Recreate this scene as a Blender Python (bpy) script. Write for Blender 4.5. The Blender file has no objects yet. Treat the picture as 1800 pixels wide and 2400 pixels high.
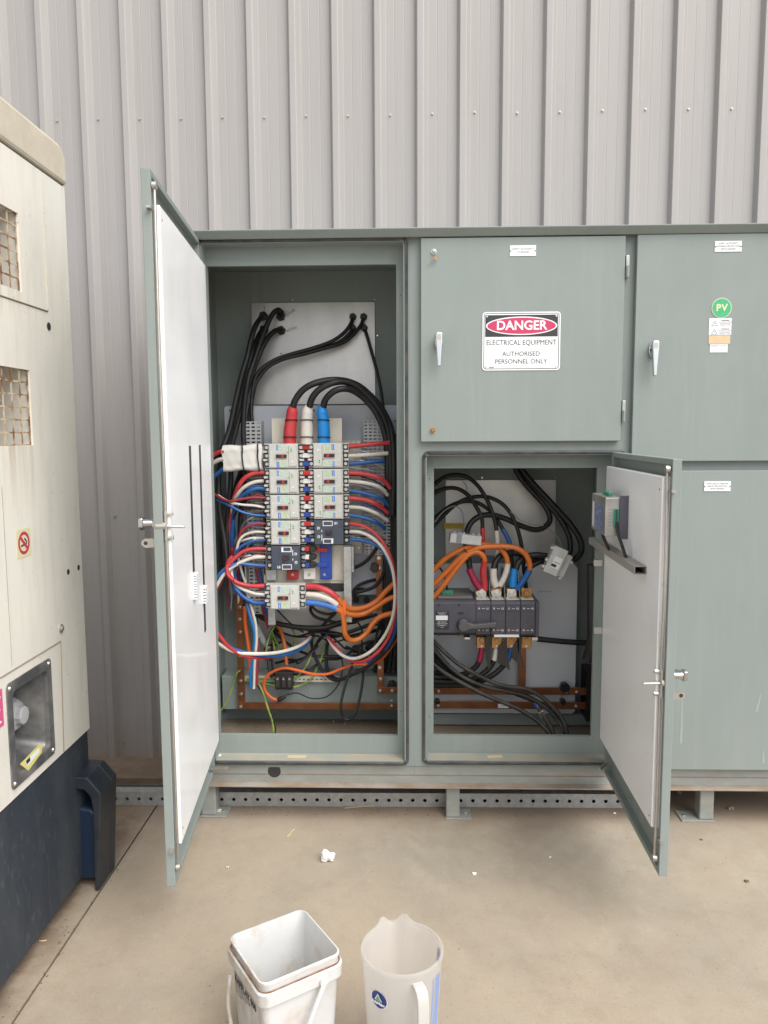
import bpy, bmesh, math, random
from mathutils import Vector, Matrix
random.seed(7)
sc = bpy.context.scene
col = sc.collection
R = math.radians

# ------------------------------------------------------------------ camera
CAM_F, CAM_D, CAM_H = 1800.0, 2.94, 1.545          # focal length in photo pixels, metres to cabinet front, eye height
YAW, PITCH, ROLL = R(1.65), R(6.0), R(0.30)
CP = Vector((0, -CAM_D, CAM_H))
fwd = Vector((-math.sin(YAW)*math.cos(PITCH), math.cos(YAW)*math.cos(PITCH), -math.sin(PITCH)))
r0 = Vector((math.cos(YAW), math.sin(YAW), 0)); u0 = r0.cross(fwd)
rgt = r0*math.cos(ROLL) - u0*math.sin(ROLL); upv = u0*math.cos(ROLL) + r0*math.sin(ROLL)
cd = bpy.data.cameras.new('camera'); cam = bpy.data.objects.new('camera', cd); col.objects.link(cam)
cd.sensor_fit = 'VERTICAL'; cd.sensor_height = 36.0; cd.sensor_width = 27.0; cd.lens = 36.0*CAM_F/2400.0
cd.clip_start = 0.05; cd.clip_end = 500
M3 = Matrix((rgt, upv, -fwd)).transposed()
cam.matrix_world = Matrix.Translation(CP) @ M3.to_4x4()
sc.camera = cam

# ------------------------------------------------------------------ sky, sun, exposure (thin bright cloud)
SUN_EL, SUN_AZ = R(52), R(138)                     # azimuth clockwise from +Y: behind the camera, to the right
w = bpy.data.worlds.new('World'); sc.world = w; w.use_nodes = True
nt = w.node_tree; nt.nodes.clear()
wo = nt.nodes.new('ShaderNodeOutputWorld'); bg = nt.nodes.new('ShaderNodeBackground')
sky = nt.nodes.new('ShaderNodeTexSky'); hs = nt.nodes.new('ShaderNodeHueSaturation')
sky.sky_type = 'NISHITA'; sky.sun_disc = False; sky.sun_elevation = SUN_EL; sky.sun_rotation = SUN_AZ
sky.air_density = 1.0; sky.dust_density = 1.5; sky.ozone_density = 1.0
hs.inputs['Saturation'].default_value = 0.32
nt.links.new(sky.outputs[0], hs.inputs['Color']); nt.links.new(hs.outputs[0], bg.inputs[0])
bg.inputs[1].default_value = 0.09
nt.links.new(bg.outputs[0], wo.inputs[0])
sl = bpy.data.lights.new('sun', 'SUN'); so = bpy.data.objects.new('sun', sl); col.objects.link(so)
sl.energy = 1.5; sl.angle = R(56); sl.color = (1.0, 0.96, 0.90)
sdir = Vector((math.sin(SUN_AZ)*math.cos(SUN_EL), math.cos(SUN_AZ)*math.cos(SUN_EL), math.sin(SUN_EL)))
so.rotation_euler = sdir.to_track_quat('Z', 'Y').to_euler(); so.location = (3, -4, 6)
sc.view_settings.view_transform = 'Standard'; sc.view_settings.look = 'None'
sc.view_settings.exposure = 1.40; sc.view_settings.gamma = 1.0; sc.view_settings.use_curve_mapping = False
sc.cycles.max_bounces = 8; sc.cycles.diffuse_bounces = 4

# ------------------------------------------------------------------ survey: where a photo point lies on a known plane
def ray(px, py): return fwd*CAM_F + rgt*(px-900) - upv*(py-1200)
def P(px, py, y):
    d = ray(px, py); return CP + d*((y-CP.y)/d.y)
def PZ(px, py, z):
    d = ray(px, py); return CP + d*((z-CP.z)/d.z)
def PX(px, py, x):
    d = ray(px, py); return CP + d*((x-CP.x)/d.x)
REG = {'A': (480, 600, 480/1659), 'B': (480, 1000, 480/1659), 'C': (480, 1330, 480/1659), 'D': (980, 1060, 460/1659),
       'E': (980, 1340, 460/1659), 'F': (500, 1030, 220/1659), 'G': (690, 1030, 250/1659), 'H': (500, 1240, 240/1659),
       'I': (720, 1260, 230/1659), 'J': (500, 1450, 240/1659), 'K': (720, 1450, 230/1659), 'L': (1000, 1340, 300/1659),
       'p': (0, 0, 1.0)}
def Q(reg, x, y, d):
    o = REG[reg]; return P(o[0]+x*o[2], o[1]+y*o[2], d)
def rect(reg, x0, y0, x1, y1, d):
    a = Q(reg, x0, y0, d); b = Q(reg, x1, y1, d); c = Q(reg, x0, y1, d); e = Q(reg, x1, y0, d)
    return ((a.x+c.x)/2, (b.x+e.x)/2, (b.z+c.z)/2, (a.z+e.z)/2)

# ------------------------------------------------------------------ materials
MATS = {}
def mat(name, c, rough=0.5, metal=0.0, c2=None, scale=8.0, bump=0.0, bscale=60.0, coat=0.0, stretch=(1, 1, 1), lo=.35, hi=.65,
        trans=0.0, rvar=0.0, sub=0.0, detail=6.0):
    if name in MATS: return MATS[name]
    m = bpy.data.materials.new(name); m.use_nodes = True; n = m.node_tree; b = n.nodes['Principled BSDF']; L = n.links.new
    b.inputs['Base Color'].default_value = (*c, 1); b.inputs['Roughness'].default_value = rough; b.inputs['Metallic'].default_value = metal
    if coat: b.inputs['Coat Weight'].default_value = coat; b.inputs['Coat Roughness'].default_value = 0.06
    if trans: b.inputs['Transmission Weight'].default_value = trans
    if sub: b.inputs['Subsurface Weight'].default_value = sub; b.inputs['Subsurface Radius'].default_value = (.02, .02, .02)
    if c2 or bump or rvar:
        tc = n.nodes.new('ShaderNodeTexCoord'); mp = n.nodes.new('ShaderNodeMapping'); mp.inputs['Scale'].default_value = stretch
        L(tc.outputs['Object'], mp.inputs['Vector'])
        nz = n.nodes.new('ShaderNodeTexNoise'); nz.inputs['Scale'].default_value = scale; nz.inputs['Detail'].default_value = detail
        L(mp.outputs[0], nz.inputs['Vector'])
        if c2:
            rp = n.nodes.new('ShaderNodeValToRGB'); rp.color_ramp.elements[0].position = lo; rp.color_ramp.elements[1].position = hi
            rp.color_ramp.elements[0].color = (*c, 1); rp.color_ramp.elements[1].color = (*c2, 1)
            L(nz.outputs[0], rp.inputs[0]); L(rp.outputs[0], b.inputs['Base Color'])
        if rvar:
            mr = n.nodes.new('ShaderNodeMapRange'); mr.inputs[3].default_value = rough-rvar; mr.inputs[4].default_value = rough+rvar
            L(nz.outputs[0], mr.inputs[0]); L(mr.outputs[0], b.inputs['Roughness'])
        if bump:
            n2 = n.nodes.new('ShaderNodeTexNoise'); n2.inputs['Scale'].default_value = bscale; n2.inputs['Detail'].default_value = 4
            L(mp.outputs[0], n2.inputs['Vector'])
            bp = n.nodes.new('ShaderNodeBump'); bp.inputs['Strength'].default_value = bump; bp.inputs['Distance'].default_value = 0.004
            L(n2.outputs[0], bp.inputs['Height']); L(bp.outputs[0], b.inputs['Normal'])
    MATS[name] = m; return m

class Nodes:                                        # small helper for the layered materials
    def __init__(s, name, rough=0.6):
        s.m = bpy.data.materials.new(name); s.m.use_nodes = True; s.n = s.m.node_tree; s.b = s.n.nodes['Principled BSDF']
        s.b.inputs['Roughness'].default_value = rough
        s.tc = s.n.nodes.new('ShaderNodeTexCoord'); s.sep = s.n.nodes.new('ShaderNodeSeparateXYZ')
        s.L(s.tc.outputs['Object'], s.sep.inputs[0])
    def L(s, a, b): s.n.links.new(a, b)
    def noise(s, scale, stretch=(1, 1, 1), detail=6, lo=.4, hi=.6, rough=.55):
        mp = s.n.nodes.new('ShaderNodeMapping'); mp.inputs['Scale'].default_value = stretch; s.L(s.tc.outputs['Object'], mp.inputs[0])
        z = s.n.nodes.new('ShaderNodeTexNoise'); z.inputs['Scale'].default_value = scale; z.inputs['Detail'].default_value = detail
        z.inputs['Roughness'].default_value = rough
        s.L(mp.outputs[0], z.inputs['Vector']); return s.ramp(z.outputs[0], lo, hi)
    def ramp(s, v, lo, hi):
        r = s.n.nodes.new('ShaderNodeMapRange'); r.inputs[1].default_value = lo; r.inputs[2].default_value = hi; r.clamp = True
        s.L(v, r.inputs[0]); return r.outputs[0]
    def mul(s, a, b, op='MULTIPLY'):
        q = s.n.nodes.new('ShaderNodeMath'); q.operation = op
        for i, x in enumerate((a, b)):
            if isinstance(x, (int, float)): q.inputs[i].default_value = x
            else: s.L(x, q.inputs[i])
        return q.outputs[0]
    def mix(s, f, a, b):
        q = s.n.nodes.new('ShaderNodeMix'); q.data_type = 'RGBA'
        if isinstance(f, (int, float)): q.inputs[0].default_value = f
        else: s.L(f, q.inputs[0])
        for i, x in ((6, a), (7, b)):
            if isinstance(x, tuple): q.inputs[i].default_value = (*x, 1)
            else: s.L(x, q.inputs[i])
        return q.outputs[2]
    def bump(s, v, strength, dist=0.004):
        bp = s.n.nodes.new('ShaderNodeBump'); bp.inputs['Strength'].default_value = strength; bp.inputs['Distance'].default_value = dist
        s.L(v, bp.inputs['Height']); s.L(bp.outputs[0], s.b.inputs['Normal'])
    def done(s, c): s.L(c, s.b.inputs['Base Color']); MATS[s.m.name] = s.m; return s.m

# concrete apron: tan dust over grey, fine speckle, mud washed along the generator
k = Nodes('concrete', 0.85)
c = k.mix(k.noise(1.6, lo=.38, hi=.62), (.345, .280, .208), (.290, .256, .205))
c = k.mix(k.mul(k.noise(5.0, detail=8, lo=.45, hi=.7), .55), c, (.36, .305, .23))
c = k.mix(k.mul(k.noise(3.1, detail=9, lo=.50, hi=.70, rough=.72), .50), c, (.250, .185, .130))
c = k.mix(k.mul(k.noise(2.3, (1, .6, 1), detail=9, lo=.55, hi=.75, rough=.72), .55), c, (.43, .375, .295))
c = k.mix(k.mul(k.noise(26, (1, .5, 1), detail=8, lo=.56, hi=.74, rough=.7), .45), c, (.41, .345, .26))
c = k.mix(k.mul(k.noise(14.0, detail=8, lo=.5, hi=.75), .28), c, (.22, .175, .125))
c = k.mix(k.mul(k.noise(420.0, detail=2, lo=.55, hi=.68), .35), c, (.20, .165, .12))
c = k.mix(k.mul(k.noise(640.0, detail=1, lo=.62, hi=.70), .45), c, (.46, .41, .33))
c = k.mix(k.mul(k.noise(260.0, detail=2, lo=.52, hi=.75), .30), c, (.42, .38, .31))
c = k.mix(k.mul(k.noise(90.0, detail=3, lo=.62, hi=.72), .35), c, (.12, .095, .07))
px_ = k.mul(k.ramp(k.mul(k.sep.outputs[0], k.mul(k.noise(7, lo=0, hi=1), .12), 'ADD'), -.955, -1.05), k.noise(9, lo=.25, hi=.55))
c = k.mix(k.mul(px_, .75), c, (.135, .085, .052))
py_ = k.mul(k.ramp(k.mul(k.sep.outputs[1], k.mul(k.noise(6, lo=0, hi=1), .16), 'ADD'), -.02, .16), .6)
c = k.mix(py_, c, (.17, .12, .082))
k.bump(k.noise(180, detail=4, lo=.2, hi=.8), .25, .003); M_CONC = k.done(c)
# wall sheeting
k = Nodes('wall_paint', 0.45)
c = k.mix(k.noise(2.2, (1.5, 1, .25), lo=.3, hi=.7), (.342, .324, .313), (.370, .352, .341))
c = k.mix(k.mul(k.noise(40, (3, 1, .06), lo=.45, hi=.7), .12), c, (.345, .325, .31))
c = k.mix(k.mul(k.ramp(k.mul(k.sep.outputs[2], k.mul(k.noise(8, lo=0, hi=1), .25), 'ADD'), .30, .0), .5), c, (.22, .15, .10))
c = k.mix(k.mul(k.noise(11, (2.2, 1, .10), detail=8, lo=.5, hi=.78, rough=.65), .30), c, (.27, .245, .225))
k.bump(k.noise(2.4, (1.5, 1, .6), detail=3, lo=.1, hi=.9), .10, .02); M_WALL = k.done(c)
# switchboard paint
k = Nodes('cabinet_paint', 0.42)
c = k.mix(k.noise(2.0, (1, 1, .5), lo=.3, hi=.7), (.214, .247, .234), (.246, .281, .267))
c = k.mix(k.mul(k.noise(30, (1, 1, .07), lo=.52, hi=.8), .38), c, (.290, .318, .298))
c = k.mix(k.mul(k.noise(7, (1, 1, .25), detail=9, lo=.5, hi=.8, rough=.65), .35), c, (.275, .285, .255))
c = k.mix(k.mul(k.noise(120, detail=2, lo=.60, hi=.72), .12), c, (.36, .33, .27))
k.L(k.ramp(k.noise(6, detail=8, lo=.2, hi=.8), -1.2, 1.2), k.b.inputs['Roughness']); k.bump(k.noise(4, detail=2, lo=.2, hi=.8), .05, .01); M_PAINT = k.done(c)
k = Nodes('cabinet_floor_dust', 0.9)
c = k.mix(k.noise(9, lo=.3, hi=.7), (.235, .185, .130), (.19, .155, .115))
c = k.mix(k.mul(k.noise(120, detail=3, lo=.58, hi=.7), .6), c, (.33, .29, .22)); M_DUST = k.done(c)
# generator canopy
k = Nodes('canopy_cream', 0.5)
c = k.mix(k.noise(2.5, lo=.35, hi=.65), (.74, .715, .645), (.68, .66, .60))
c = k.mix(k.mul(k.noise(26, (1, 1, .12), lo=.5, hi=.8), .35), c, (.52, .46, .36))
c = k.mix(k.mul(k.noise(60, detail=3, lo=.66, hi=.74), .5), c, (.30, .20, .12)); st1 = k.mul(k.mul(k.ramp(k.sep.outputs[2], 1.30, 1.512), k.ramp(k.sep.outputs[2], 1.514, 1.508)), k.noise(34, (1, 1, .05), detail=4, lo=.45, hi=.7))
c = k.mix(k.mul(k.mul(st1, k.ramp(k.sep.outputs[1], 1.515, 1.49)), .65), c, (.36, .20, .10))
st2 = k.mul(k.mul(k.ramp(k.sep.outputs[2], 1.86, 1.946), k.ramp(k.sep.outputs[2], 1.952, 1.946)), k.noise(34, (1, 1, .05), detail=4, lo=.45, hi=.7))
c = k.mix(k.mul(k.mul(st2, k.ramp(k.sep.outputs[1], 1.495, 1.47)), .6), c, (.40, .24, .12))
c = k.mix(k.mul(k.noise(10, (1, 1, .4), detail=10, lo=.55, hi=.8, rough=.7), .4), c, (.50, .46, .39))
k.bump(k.noise(60, lo=.2, hi=.8), .04); M_CREAM = k.done(c)
k = Nodes('canopy_roof_cream', 0.6)
c = k.mix(k.noise(7, lo=.35, hi=.65), (.55, .50, .41), (.48, .43, .34))
c = k.mix(k.mul(k.noise(34, detail=8, lo=.5, hi=.75), .4), c, (.66, .60, .48)); M_ROOF = k.done(c)
k = Nodes('skid_navy', 0.6)
c = k.mix(k.noise(6, (1, 1, .35), lo=.35, hi=.65), (.018, .027, .040), (.028, .038, .053))
c = k.mix(k.mul(k.noise(5, (1, 1.6, .5), detail=10, lo=.45, hi=.85), .40), c, (.11, .112, .112))
c = k.mix(k.mul(k.noise(40, (1, 1.2, .5), detail=8, lo=.58, hi=.80), .3), c, (.20, .19, .17)); k.bump(k.noise(40, lo=.2, hi=.8), .08); M_NAVY = k.done(c)
k = Nodes('rusty_mesh', 0.8)
c = k.mix(k.noise(30, lo=.42, hi=.6), (.52, .43, .30), (.20, .09, .04)); M_RUSTY = k.done(c)
k = Nodes('galvanised', 0.42); k.b.inputs['Metallic'].default_value = .55
c = k.mix(k.noise(45, detail=3, lo=.35, hi=.65), (.40, .41, .41), (.50, .51, .51))
c = k.mix(k.mul(k.noise(8, detail=6, lo=.5, hi=.7), .35), c, (.30, .26, .21)); M_GALV = k.done(c)
k = Nodes('base_steel', 0.55); k.b.inputs['Metallic'].default_value = .2
c = k.mix(k.noise(20, (.4, 1, 1), detail=4, lo=.35, hi=.65), (.265, .280, .262), (.32, .335, .315))
c = k.mix(k.mul(k.noise(7, detail=7, lo=.5, hi=.75), .45), c, (.27, .225, .17)); M_BASE = k.done(c)
k = Nodes('galvanised_dusty', 0.7); k.b.inputs['Metallic'].default_value = .15
c = k.mix(k.noise(9, detail=6, lo=.35, hi=.65), (.27, .20, .14), (.34, .30, .26)); M_GALVD = k.done(c)
k = Nodes('gland_plate_steel', 0.42); k.b.inputs['Metallic'].default_value = .85
c = k.mix(k.noise(7, (1, 1, .5), lo=.35, hi=.65), (.50, .49, .48), (.60, .59, .57))
c = k.mix(k.mul(k.noise(60, (.3, 1, 3), lo=.5, hi=.8), .3), c, (.42, .40, .38)); k.bump(k.noise(5, lo=0, hi=1), .25, .01); M_STEELP = k.done(c)
k = Nodes('copper_bar', 0.42); k.b.inputs['Metallic'].default_value = .75
c = k.mix(k.noise(12, (1, 1, 1), lo=.35, hi=.65), (.36, .150, .065), (.27, .105, .050)); M_COPPER = k.done(c)
k = Nodes('bucket_plastic', 0.42)
c = k.mix(k.noise(5, lo=.3, hi=.7), (.56, .56, .555), (.61, .62, .62))
c = k.mix(k.mul(k.noise(13, detail=10, lo=.52, hi=.68, rough=.65), .55), c, (.46, .38, .29))
c = k.mix(k.mul(k.mul(k.ramp(k.sep.outputs[0], -.085, -.104), k.noise(22, (1, 1, .5), detail=9, lo=.42, hi=.62, rough=.7)), .7), c, (.33, .23, .15)); M_BUCKET = k.done(c)

M_WHITEP = mat('white_panel', (.88, .885, .89), .30, c2=(.85, .86, .87), scale=3, coat=.28, bump=.02, bscale=3)
k = Nodes('white_panel_smudged', 0.30); k.b.inputs['Coat Weight'].default_value = .28; k.b.inputs['Coat Roughness'].default_value = .07
c = k.mix(k.noise(3, lo=.3, hi=.7), (.88, .885, .89), (.85, .86, .87))
c = k.mix(k.mul(k.noise(9, (1, 1, .4), detail=9, lo=.56, hi=.8, rough=.7), .35), c, (.68, .66, .61))
c = k.mix(k.mul(k.noise(70, detail=3, lo=.68, hi=.74), .5), c, (.45, .42, .38))
k.L(k.ramp(k.noise(5, detail=7, lo=.2, hi=.8), -.8, 2.2), k.b.inputs['Roughness']); M_WHITEP = k.done(c)
M_RUBBER = mat('seal_rubber', (.035, .037, .04), .55, bump=.3, bscale=40, c2=(.07, .07, .07), scale=20)
M_BLACK = mat('black_cable', (.009, .009, .010), .52, c2=(.016, .0155, .015), scale=25)
M_BLACKD = mat('dusty_black_cable', (.018, .017, .016), .6, c2=(.055, .048, .040), scale=18)
M_RED = mat('red_wire', (.50, .035, .045), .40, c2=(.56, .055, .06), scale=20)
M_MAG = mat('dark_red_sleeve', (.30, .016, .060), .38); M_DRED = mat('dark_red_wire', (.27, .022, .032), .42)
M_WHITE = mat('white_wire', (.68, .65, .59), .42, c2=(.60, .56, .49), scale=20)
M_BLUE = mat('blue_wire', (.016, .085, .29), .40, c2=(.02, .12, .36), scale=16)
M_LBLUE = mat('bright_blue_sleeve', (.012, .22, .60), .36)
M_ORANGE = mat('orange_cable', (.62, .165, .028), .45, c2=(.54, .135, .02), scale=16)
M_ORANGE2 = mat('bright_orange_cord', (.74, .13, .025), .45)
M_GREEN = mat('earth_green', (.10, .22, .045), .45, c2=(.27, .31, .06), scale=30, lo=.42, hi=.58)
M_GREY = mat('grey_conduit', (.42, .43, .44), .5)
M_CLEAR = mat('thin_grey_lead', (.30, .30, .30), .4)
M_BRK = mat('breaker_grey', (.57, .565, .53), .48, c2=(.53, .525, .49), scale=30)
M_BRKD = mat('breaker_slate', (.050, .062, .090), .42, c2=(.060, .072, .10), scale=30)
M_DARK = mat('terminal_recess', (.030, .026, .024), .6)
M_STEEL = mat('zinc_screw', (.62, .62, .60), .28, metal=.9)
M_CHROME = mat('chrome', (.55, .56, .58), .16, metal=1.0)
M_DULL = mat('dull_steel', (.42, .40, .37), .45, metal=.8, c2=(.50, .47, .42), scale=40)
M_BRASS = mat('brass_terminal', (.48, .28, .12), .42, metal=.8, c2=(.36, .19, .07), scale=30)
M_TOGGLE = mat('toggle_black', (.020, .017, .017), .35)
M_TRED = mat('toggle_red', (.55, .02, .02), .4)
M_LBL = mat('label_green_print', (.52, .60, .52), .5, c2=(.40, .52, .42), scale=160, lo=.46, hi=.54)
M_LBLUEP = mat('label_blue_print', (.045, .17, .56), .45)
M_YEL = mat('label_yellow_print', (.62, .55, .10), .5)
M_PRINTW = mat('label_white', (.78, .79, .80), .4)
M_PRINTK = mat('print_black', (.030, .030, .033), .5)
M_PRINTG = mat('print_grey', (.20, .20, .21), .5)
M_SIGNRED = mat('sign_red', (.50, .035, .11), .4)
M_BACKP = mat('mounting_plate_grey', (.40, .43, .48), .4, c2=(.44, .46, .50), scale=5)
M_CREAMB = mat('insulating_board', (.60, .56, .47), .5, c2=(.54, .50, .41), scale=18)
M_BUSB = mat('blue_bar', (.018, .06, .34), .4); M_BUSR = mat('red_bar', (.42, .02, .018), .42); M_BUSW = mat('white_bar', (.72, .70, .66), .42)
M_SWITCH = mat('switch_body', (.066, .064, .082), .45, c2=(.076, .074, .092), scale=20)
M_SWITCH2 = mat('switch_grey', (.16, .155, .145), .5)
M_PCBG = mat('terminal_green', (.03, .26, .16), .4)
M_ALU = mat('box_aluminium', (.40, .39, .37), .38, metal=.7, c2=(.56, .55, .53), scale=12)
M_TRUNK = mat('grey_trunking', (.27, .26, .25), .55, c2=(.32, .30, .27), scale=12)
M_CT = mat('pale_casting', (.55, .55, .53), .45, c2=(.48, .48, .46), scale=30)
M_PVG = mat('sticker_green', (.04, .36, .15), .45, c2=(.07, .42, .20), scale=60)
M_PEACH = mat('sticker_peach', (.66, .42, .26), .5, c2=(.60, .47, .28), scale=40)
M_SYEL = mat('sticker_yellow', (.66, .60, .20), .5); M_SCREAM = mat('sticker_pale_yellow', (.66, .62, .38), .5)
M_PINK = mat('sticker_pink', (.62, .10, .24), .45)
M_JUG = mat('milky_plastic', (.86, .85, .83), .40, trans=.50)
_n = M_JUG.node_tree; _b = _n.nodes['Principled BSDF']; _t = _n.nodes.new('ShaderNodeBsdfTransparent'); _l = _n.nodes.new('ShaderNodeBsdfTranslucent')
_b.inputs['Transmission Weight'].default_value = 0; _l.inputs[0].default_value = (.82, .81, .80, 1); _t.inputs[0].default_value = (.97, .965, .96, 1)
_m1 = _n.nodes.new('ShaderNodeMixShader'); _m2 = _n.nodes.new('ShaderNodeMixShader'); _m1.inputs[0].default_value = .45; _m2.inputs[0].default_value = .66
_n.links.new(_b.outputs[0], _m1.inputs[1]); _n.links.new(_l.outputs[0], _m1.inputs[2]); _n.links.new(_m1.outputs[0], _m2.inputs[1]); _n.links.new(_t.outputs[0], _m2.inputs[2])
_n.links.new(_m2.outputs[0], _n.nodes['Material Output'].inputs['Surface'])
M_JUGB = mat('jug_blue_print', (.05, .06, .46), .45); M_JUGN = mat('sticker_navy', (.02, .035, .20), .4)
M_LEAF = mat('leaf_litter', (.10, .06, .03), .8, c2=(.20, .13, .07), scale=30)
M_PAPER = mat('paper', (.76, .75, .72), .7, bump=.3, bscale=80)
M_STRAW = mat('dry_straw', (.50, .40, .25), .8)
M_SCREWD = mat('dark_screw', (.22, .20, .19), .45, metal=.6)
M_RUST = mat('rust', (.17, .06, .025), .85, c2=(.28, .17, .10), scale=40)
M_BAREM = mat('worn_filler_metal', (.10, .105, .11), .45, metal=.4, c2=(.26, .25, .24), scale=10, lo=.4, hi=.62)
M_VOID = mat('soil', (.045, .034, .025), .95, c2=(.10, .075, .05), scale=14)

# ------------------------------------------------------------------ mesh builder
class MB:
    def __init__(s): s.v = []; s.f = []
    def add(s, vs, fs):
        o = len(s.v); s.v += [tuple(q) for q in vs]; s.f += [tuple(i+o for i in f) for f in fs]; return s
    def box(s, x0, x1, y0, y1, z0, z1):
        return s.add([(x0,y0,z0),(x1,y0,z0),(x1,y1,z0),(x0,y1,z0),(x0,y0,z1),(x1,y0,z1),(x1,y1,z1),(x0,y1,z1)],
                     [(0,3,2,1),(4,5,6,7),(0,1,5,4),(1,2,6,5),(2,3,7,6),(3,0,4,7)])
    def cyl(s, c, ax, r, h, n=16, r2=None):
        c = Vector(c); ax = Vector(ax).normalized(); r2 = r if r2 is None else r2
        a = ax.orthogonal().normalized(); b = ax.cross(a)
        vs = []
        for i in range(n):
            t = 2*math.pi*(i+.5)/n; d = a*math.cos(t)+b*math.sin(t); vs.append(c+d*r); vs.append(c+ax*h+d*r2)
        fs = [(2*i, 2*((i+1) % n), 2*((i+1) % n)+1, 2*i+1) for i in range(n)]
        fs += [tuple(2*i for i in reversed(range(n))), tuple(2*i+1 for i in range(n))]
        return s.add(vs, fs)
    def tube(s, pts, r, n=8, closed=False):
        pts = [Vector(p) for p in pts]; m = len(pts); rs = r if isinstance(r, (list, tuple)) else [r]*m
        vs = []; prev = None
        for i, p in enumerate(pts):
            t = (pts[(i+1) % m]-pts[i-1]) if closed else (pts[min(i+1, m-1)]-pts[max(i-1, 0)])
            if t.length < 1e-9: t = Vector((0, 0, 1))
            t.normalize()
            a = t.orthogonal() if prev is None else prev - t*prev.dot(t)
            if a.length < 1e-6: a = t.orthogonal()
            a.normalize(); prev = a; b = t.cross(a)
            for j in range(n):
                q = 2*math.pi*j/n; vs.append(p+(a*math.cos(q)+b*math.sin(q))*rs[i])
        fs = []
        for i in range(m if closed else m-1):
            k = (i+1) % m
            for j in range(n):
                l = (j+1) % n; fs.append((i*n+j, i*n+l, k*n+l, k*n+j))
        if not closed: fs += [tuple(reversed(range(n))), tuple((m-1)*n+j for j in range(n))]
        return s.add(vs, fs)
    def prism(s, poly, plane, a0, a1):                  # poly extruded from a0 to a1 along the third axis
        f = {'xz': lambda p, t: (p[0], t, p[1]), 'xy': lambda p, t: (p[0], p[1], t), 'yz': lambda p, t: (t, p[0], p[1])}[plane]
        n = len(poly); vs = [f(p, a0) for p in poly]+[f(p, a1) for p in poly]
        fs = [tuple(range(n)), tuple(reversed(range(n, 2*n)))]+[(i, n+i, n+(i+1) % n, (i+1) % n) for i in range(n)]
        return s.add(vs, fs)
    def lathe(s, prof, c=(0, 0, 0), n=28):
        m = len(prof); vs = []; fs = []
        for i in range(n):
            t = 2*math.pi*i/n
            for r, z in prof: vs.append((c[0]+r*math.cos(t), c[1]+r*math.sin(t), c[2]+z))
        for i in range(n):
            k = (i+1) % n
            for j in range(m-1): fs.append((i*m+j, k*m+j, k*m+j+1, i*m+j+1))
        return s.add(vs, fs)
    def gridplate(s, xs, zs, gone, y0, y1):             # plate in the xz plane with cells cut out, one connected solid
        nx, nz = len(xs), len(zs); keep = lambda i, j: 0 <= i < nx-1 and 0 <= j < nz-1 and not gone(i, j)
        vs = [(x, y, z) for y in (y0, y1) for z in zs for x in xs]; fs = []; o = nx*nz
        I = lambda i, j: j*nx+i
        for j in range(nz-1):
            for i in range(nx-1):
                if not keep(i, j): continue
                a, b, c, d = I(i, j), I(i+1, j), I(i+1, j+1), I(i, j+1)
                fs += [(a, b, c, d), (a+o, d+o, c+o, b+o)]
                if not keep(i, j-1): fs.append((a, a+o, b+o, b))
                if not keep(i, j+1): fs.append((d, c, c+o, d+o))
                if not keep(i-1, j): fs.append((a, d, d+o, a+o))
                if not keep(i+1, j): fs.append((b, b+o, c+o, c))
        used = sorted({q for f in fs for q in f}); mp = {q: t for t, q in enumerate(used)}
        return s.add([vs[q] for q in used], [tuple(mp[q] for q in f) for f in fs])
    def mesh(s, name, smooth=False):
        me = bpy.data.meshes.new(name); me.from_pydata([tuple(q) for q in s.v], [], s.f)
        bm = bmesh.new(); bm.from_mesh(me); bmesh.ops.recalc_face_normals(bm, faces=bm.faces); bm.to_mesh(me); bm.free()
        if smooth:
            me.polygons.foreach_set('use_smooth', [True]*len(me.polygons)); me.set_sharp_from_angle(angle=R(40))
        return me
    def build(s, name, m, parent=None, smooth=False, bevel=0.0, loc=None, rot=None):
        return put(name, s.mesh(name, smooth), m, parent, bevel, loc, rot)

def put(name, me, m, parent=None, bevel=0.0, loc=None, rot=None):
    if m is not None and not me.materials: me.materials.append(m)
    o = bpy.data.objects.new(name, me); col.objects.link(o)
    if parent: o.parent = parent
    if loc is not None: o.location = loc
    if rot is not None: o.rotation_euler = rot
    if bevel:
        b = o.modifiers.new('edge', 'BEVEL'); b.width = bevel; b.segments = 2; b.limit_method = 'ANGLE'; b.angle_limit = R(40)
        b.harden_normals = False
    return o
def tag(o, label, cat, group=None, kind=None):
    o['label'] = label; o['category'] = cat
    if group: o['group'] = group
    if kind: o['kind'] = kind
    return o
def empty(name, loc=(0, 0, 0), rz=0.0, parent=None):
    o = bpy.data.objects.new(name, None); col.objects.link(o); o.location = loc; o.rotation_euler = (0, 0, rz); o.empty_display_size = .05
    if parent: o.parent = parent
    return o
def text(name, body, size, loc, m, parent=None, rot=(math.pi/2, 0, 0), bold=0.0, align='CENTER', ext=0.0002, sx=1.0, space=1.0):
    cu = bpy.data.curves.new(name, 'FONT'); cu.body = body; cu.size = size; cu.align_x = align; cu.align_y = 'CENTER'
    cu.extrude = ext; cu.offset = bold; cu.space_character = space; cu.resolution_u = 3; cu.materials.append(m)
    t_ = bpy.data.objects.new(name, cu); col.objects.link(t_)
    me = bpy.data.meshes.new_from_object(t_.evaluated_get(bpy.context.evaluated_depsgraph_get())); me.name = name
    bpy.data.objects.remove(t_); bpy.data.curves.remove(cu)
    o = bpy.data.objects.new(name, me); col.objects.link(o); o.location = loc; o.rotation_euler = rot; o.scale = (sx, 1, 1)
    if not me.materials: me.materials.append(m)
    if parent: o.parent = parent
    return o
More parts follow.
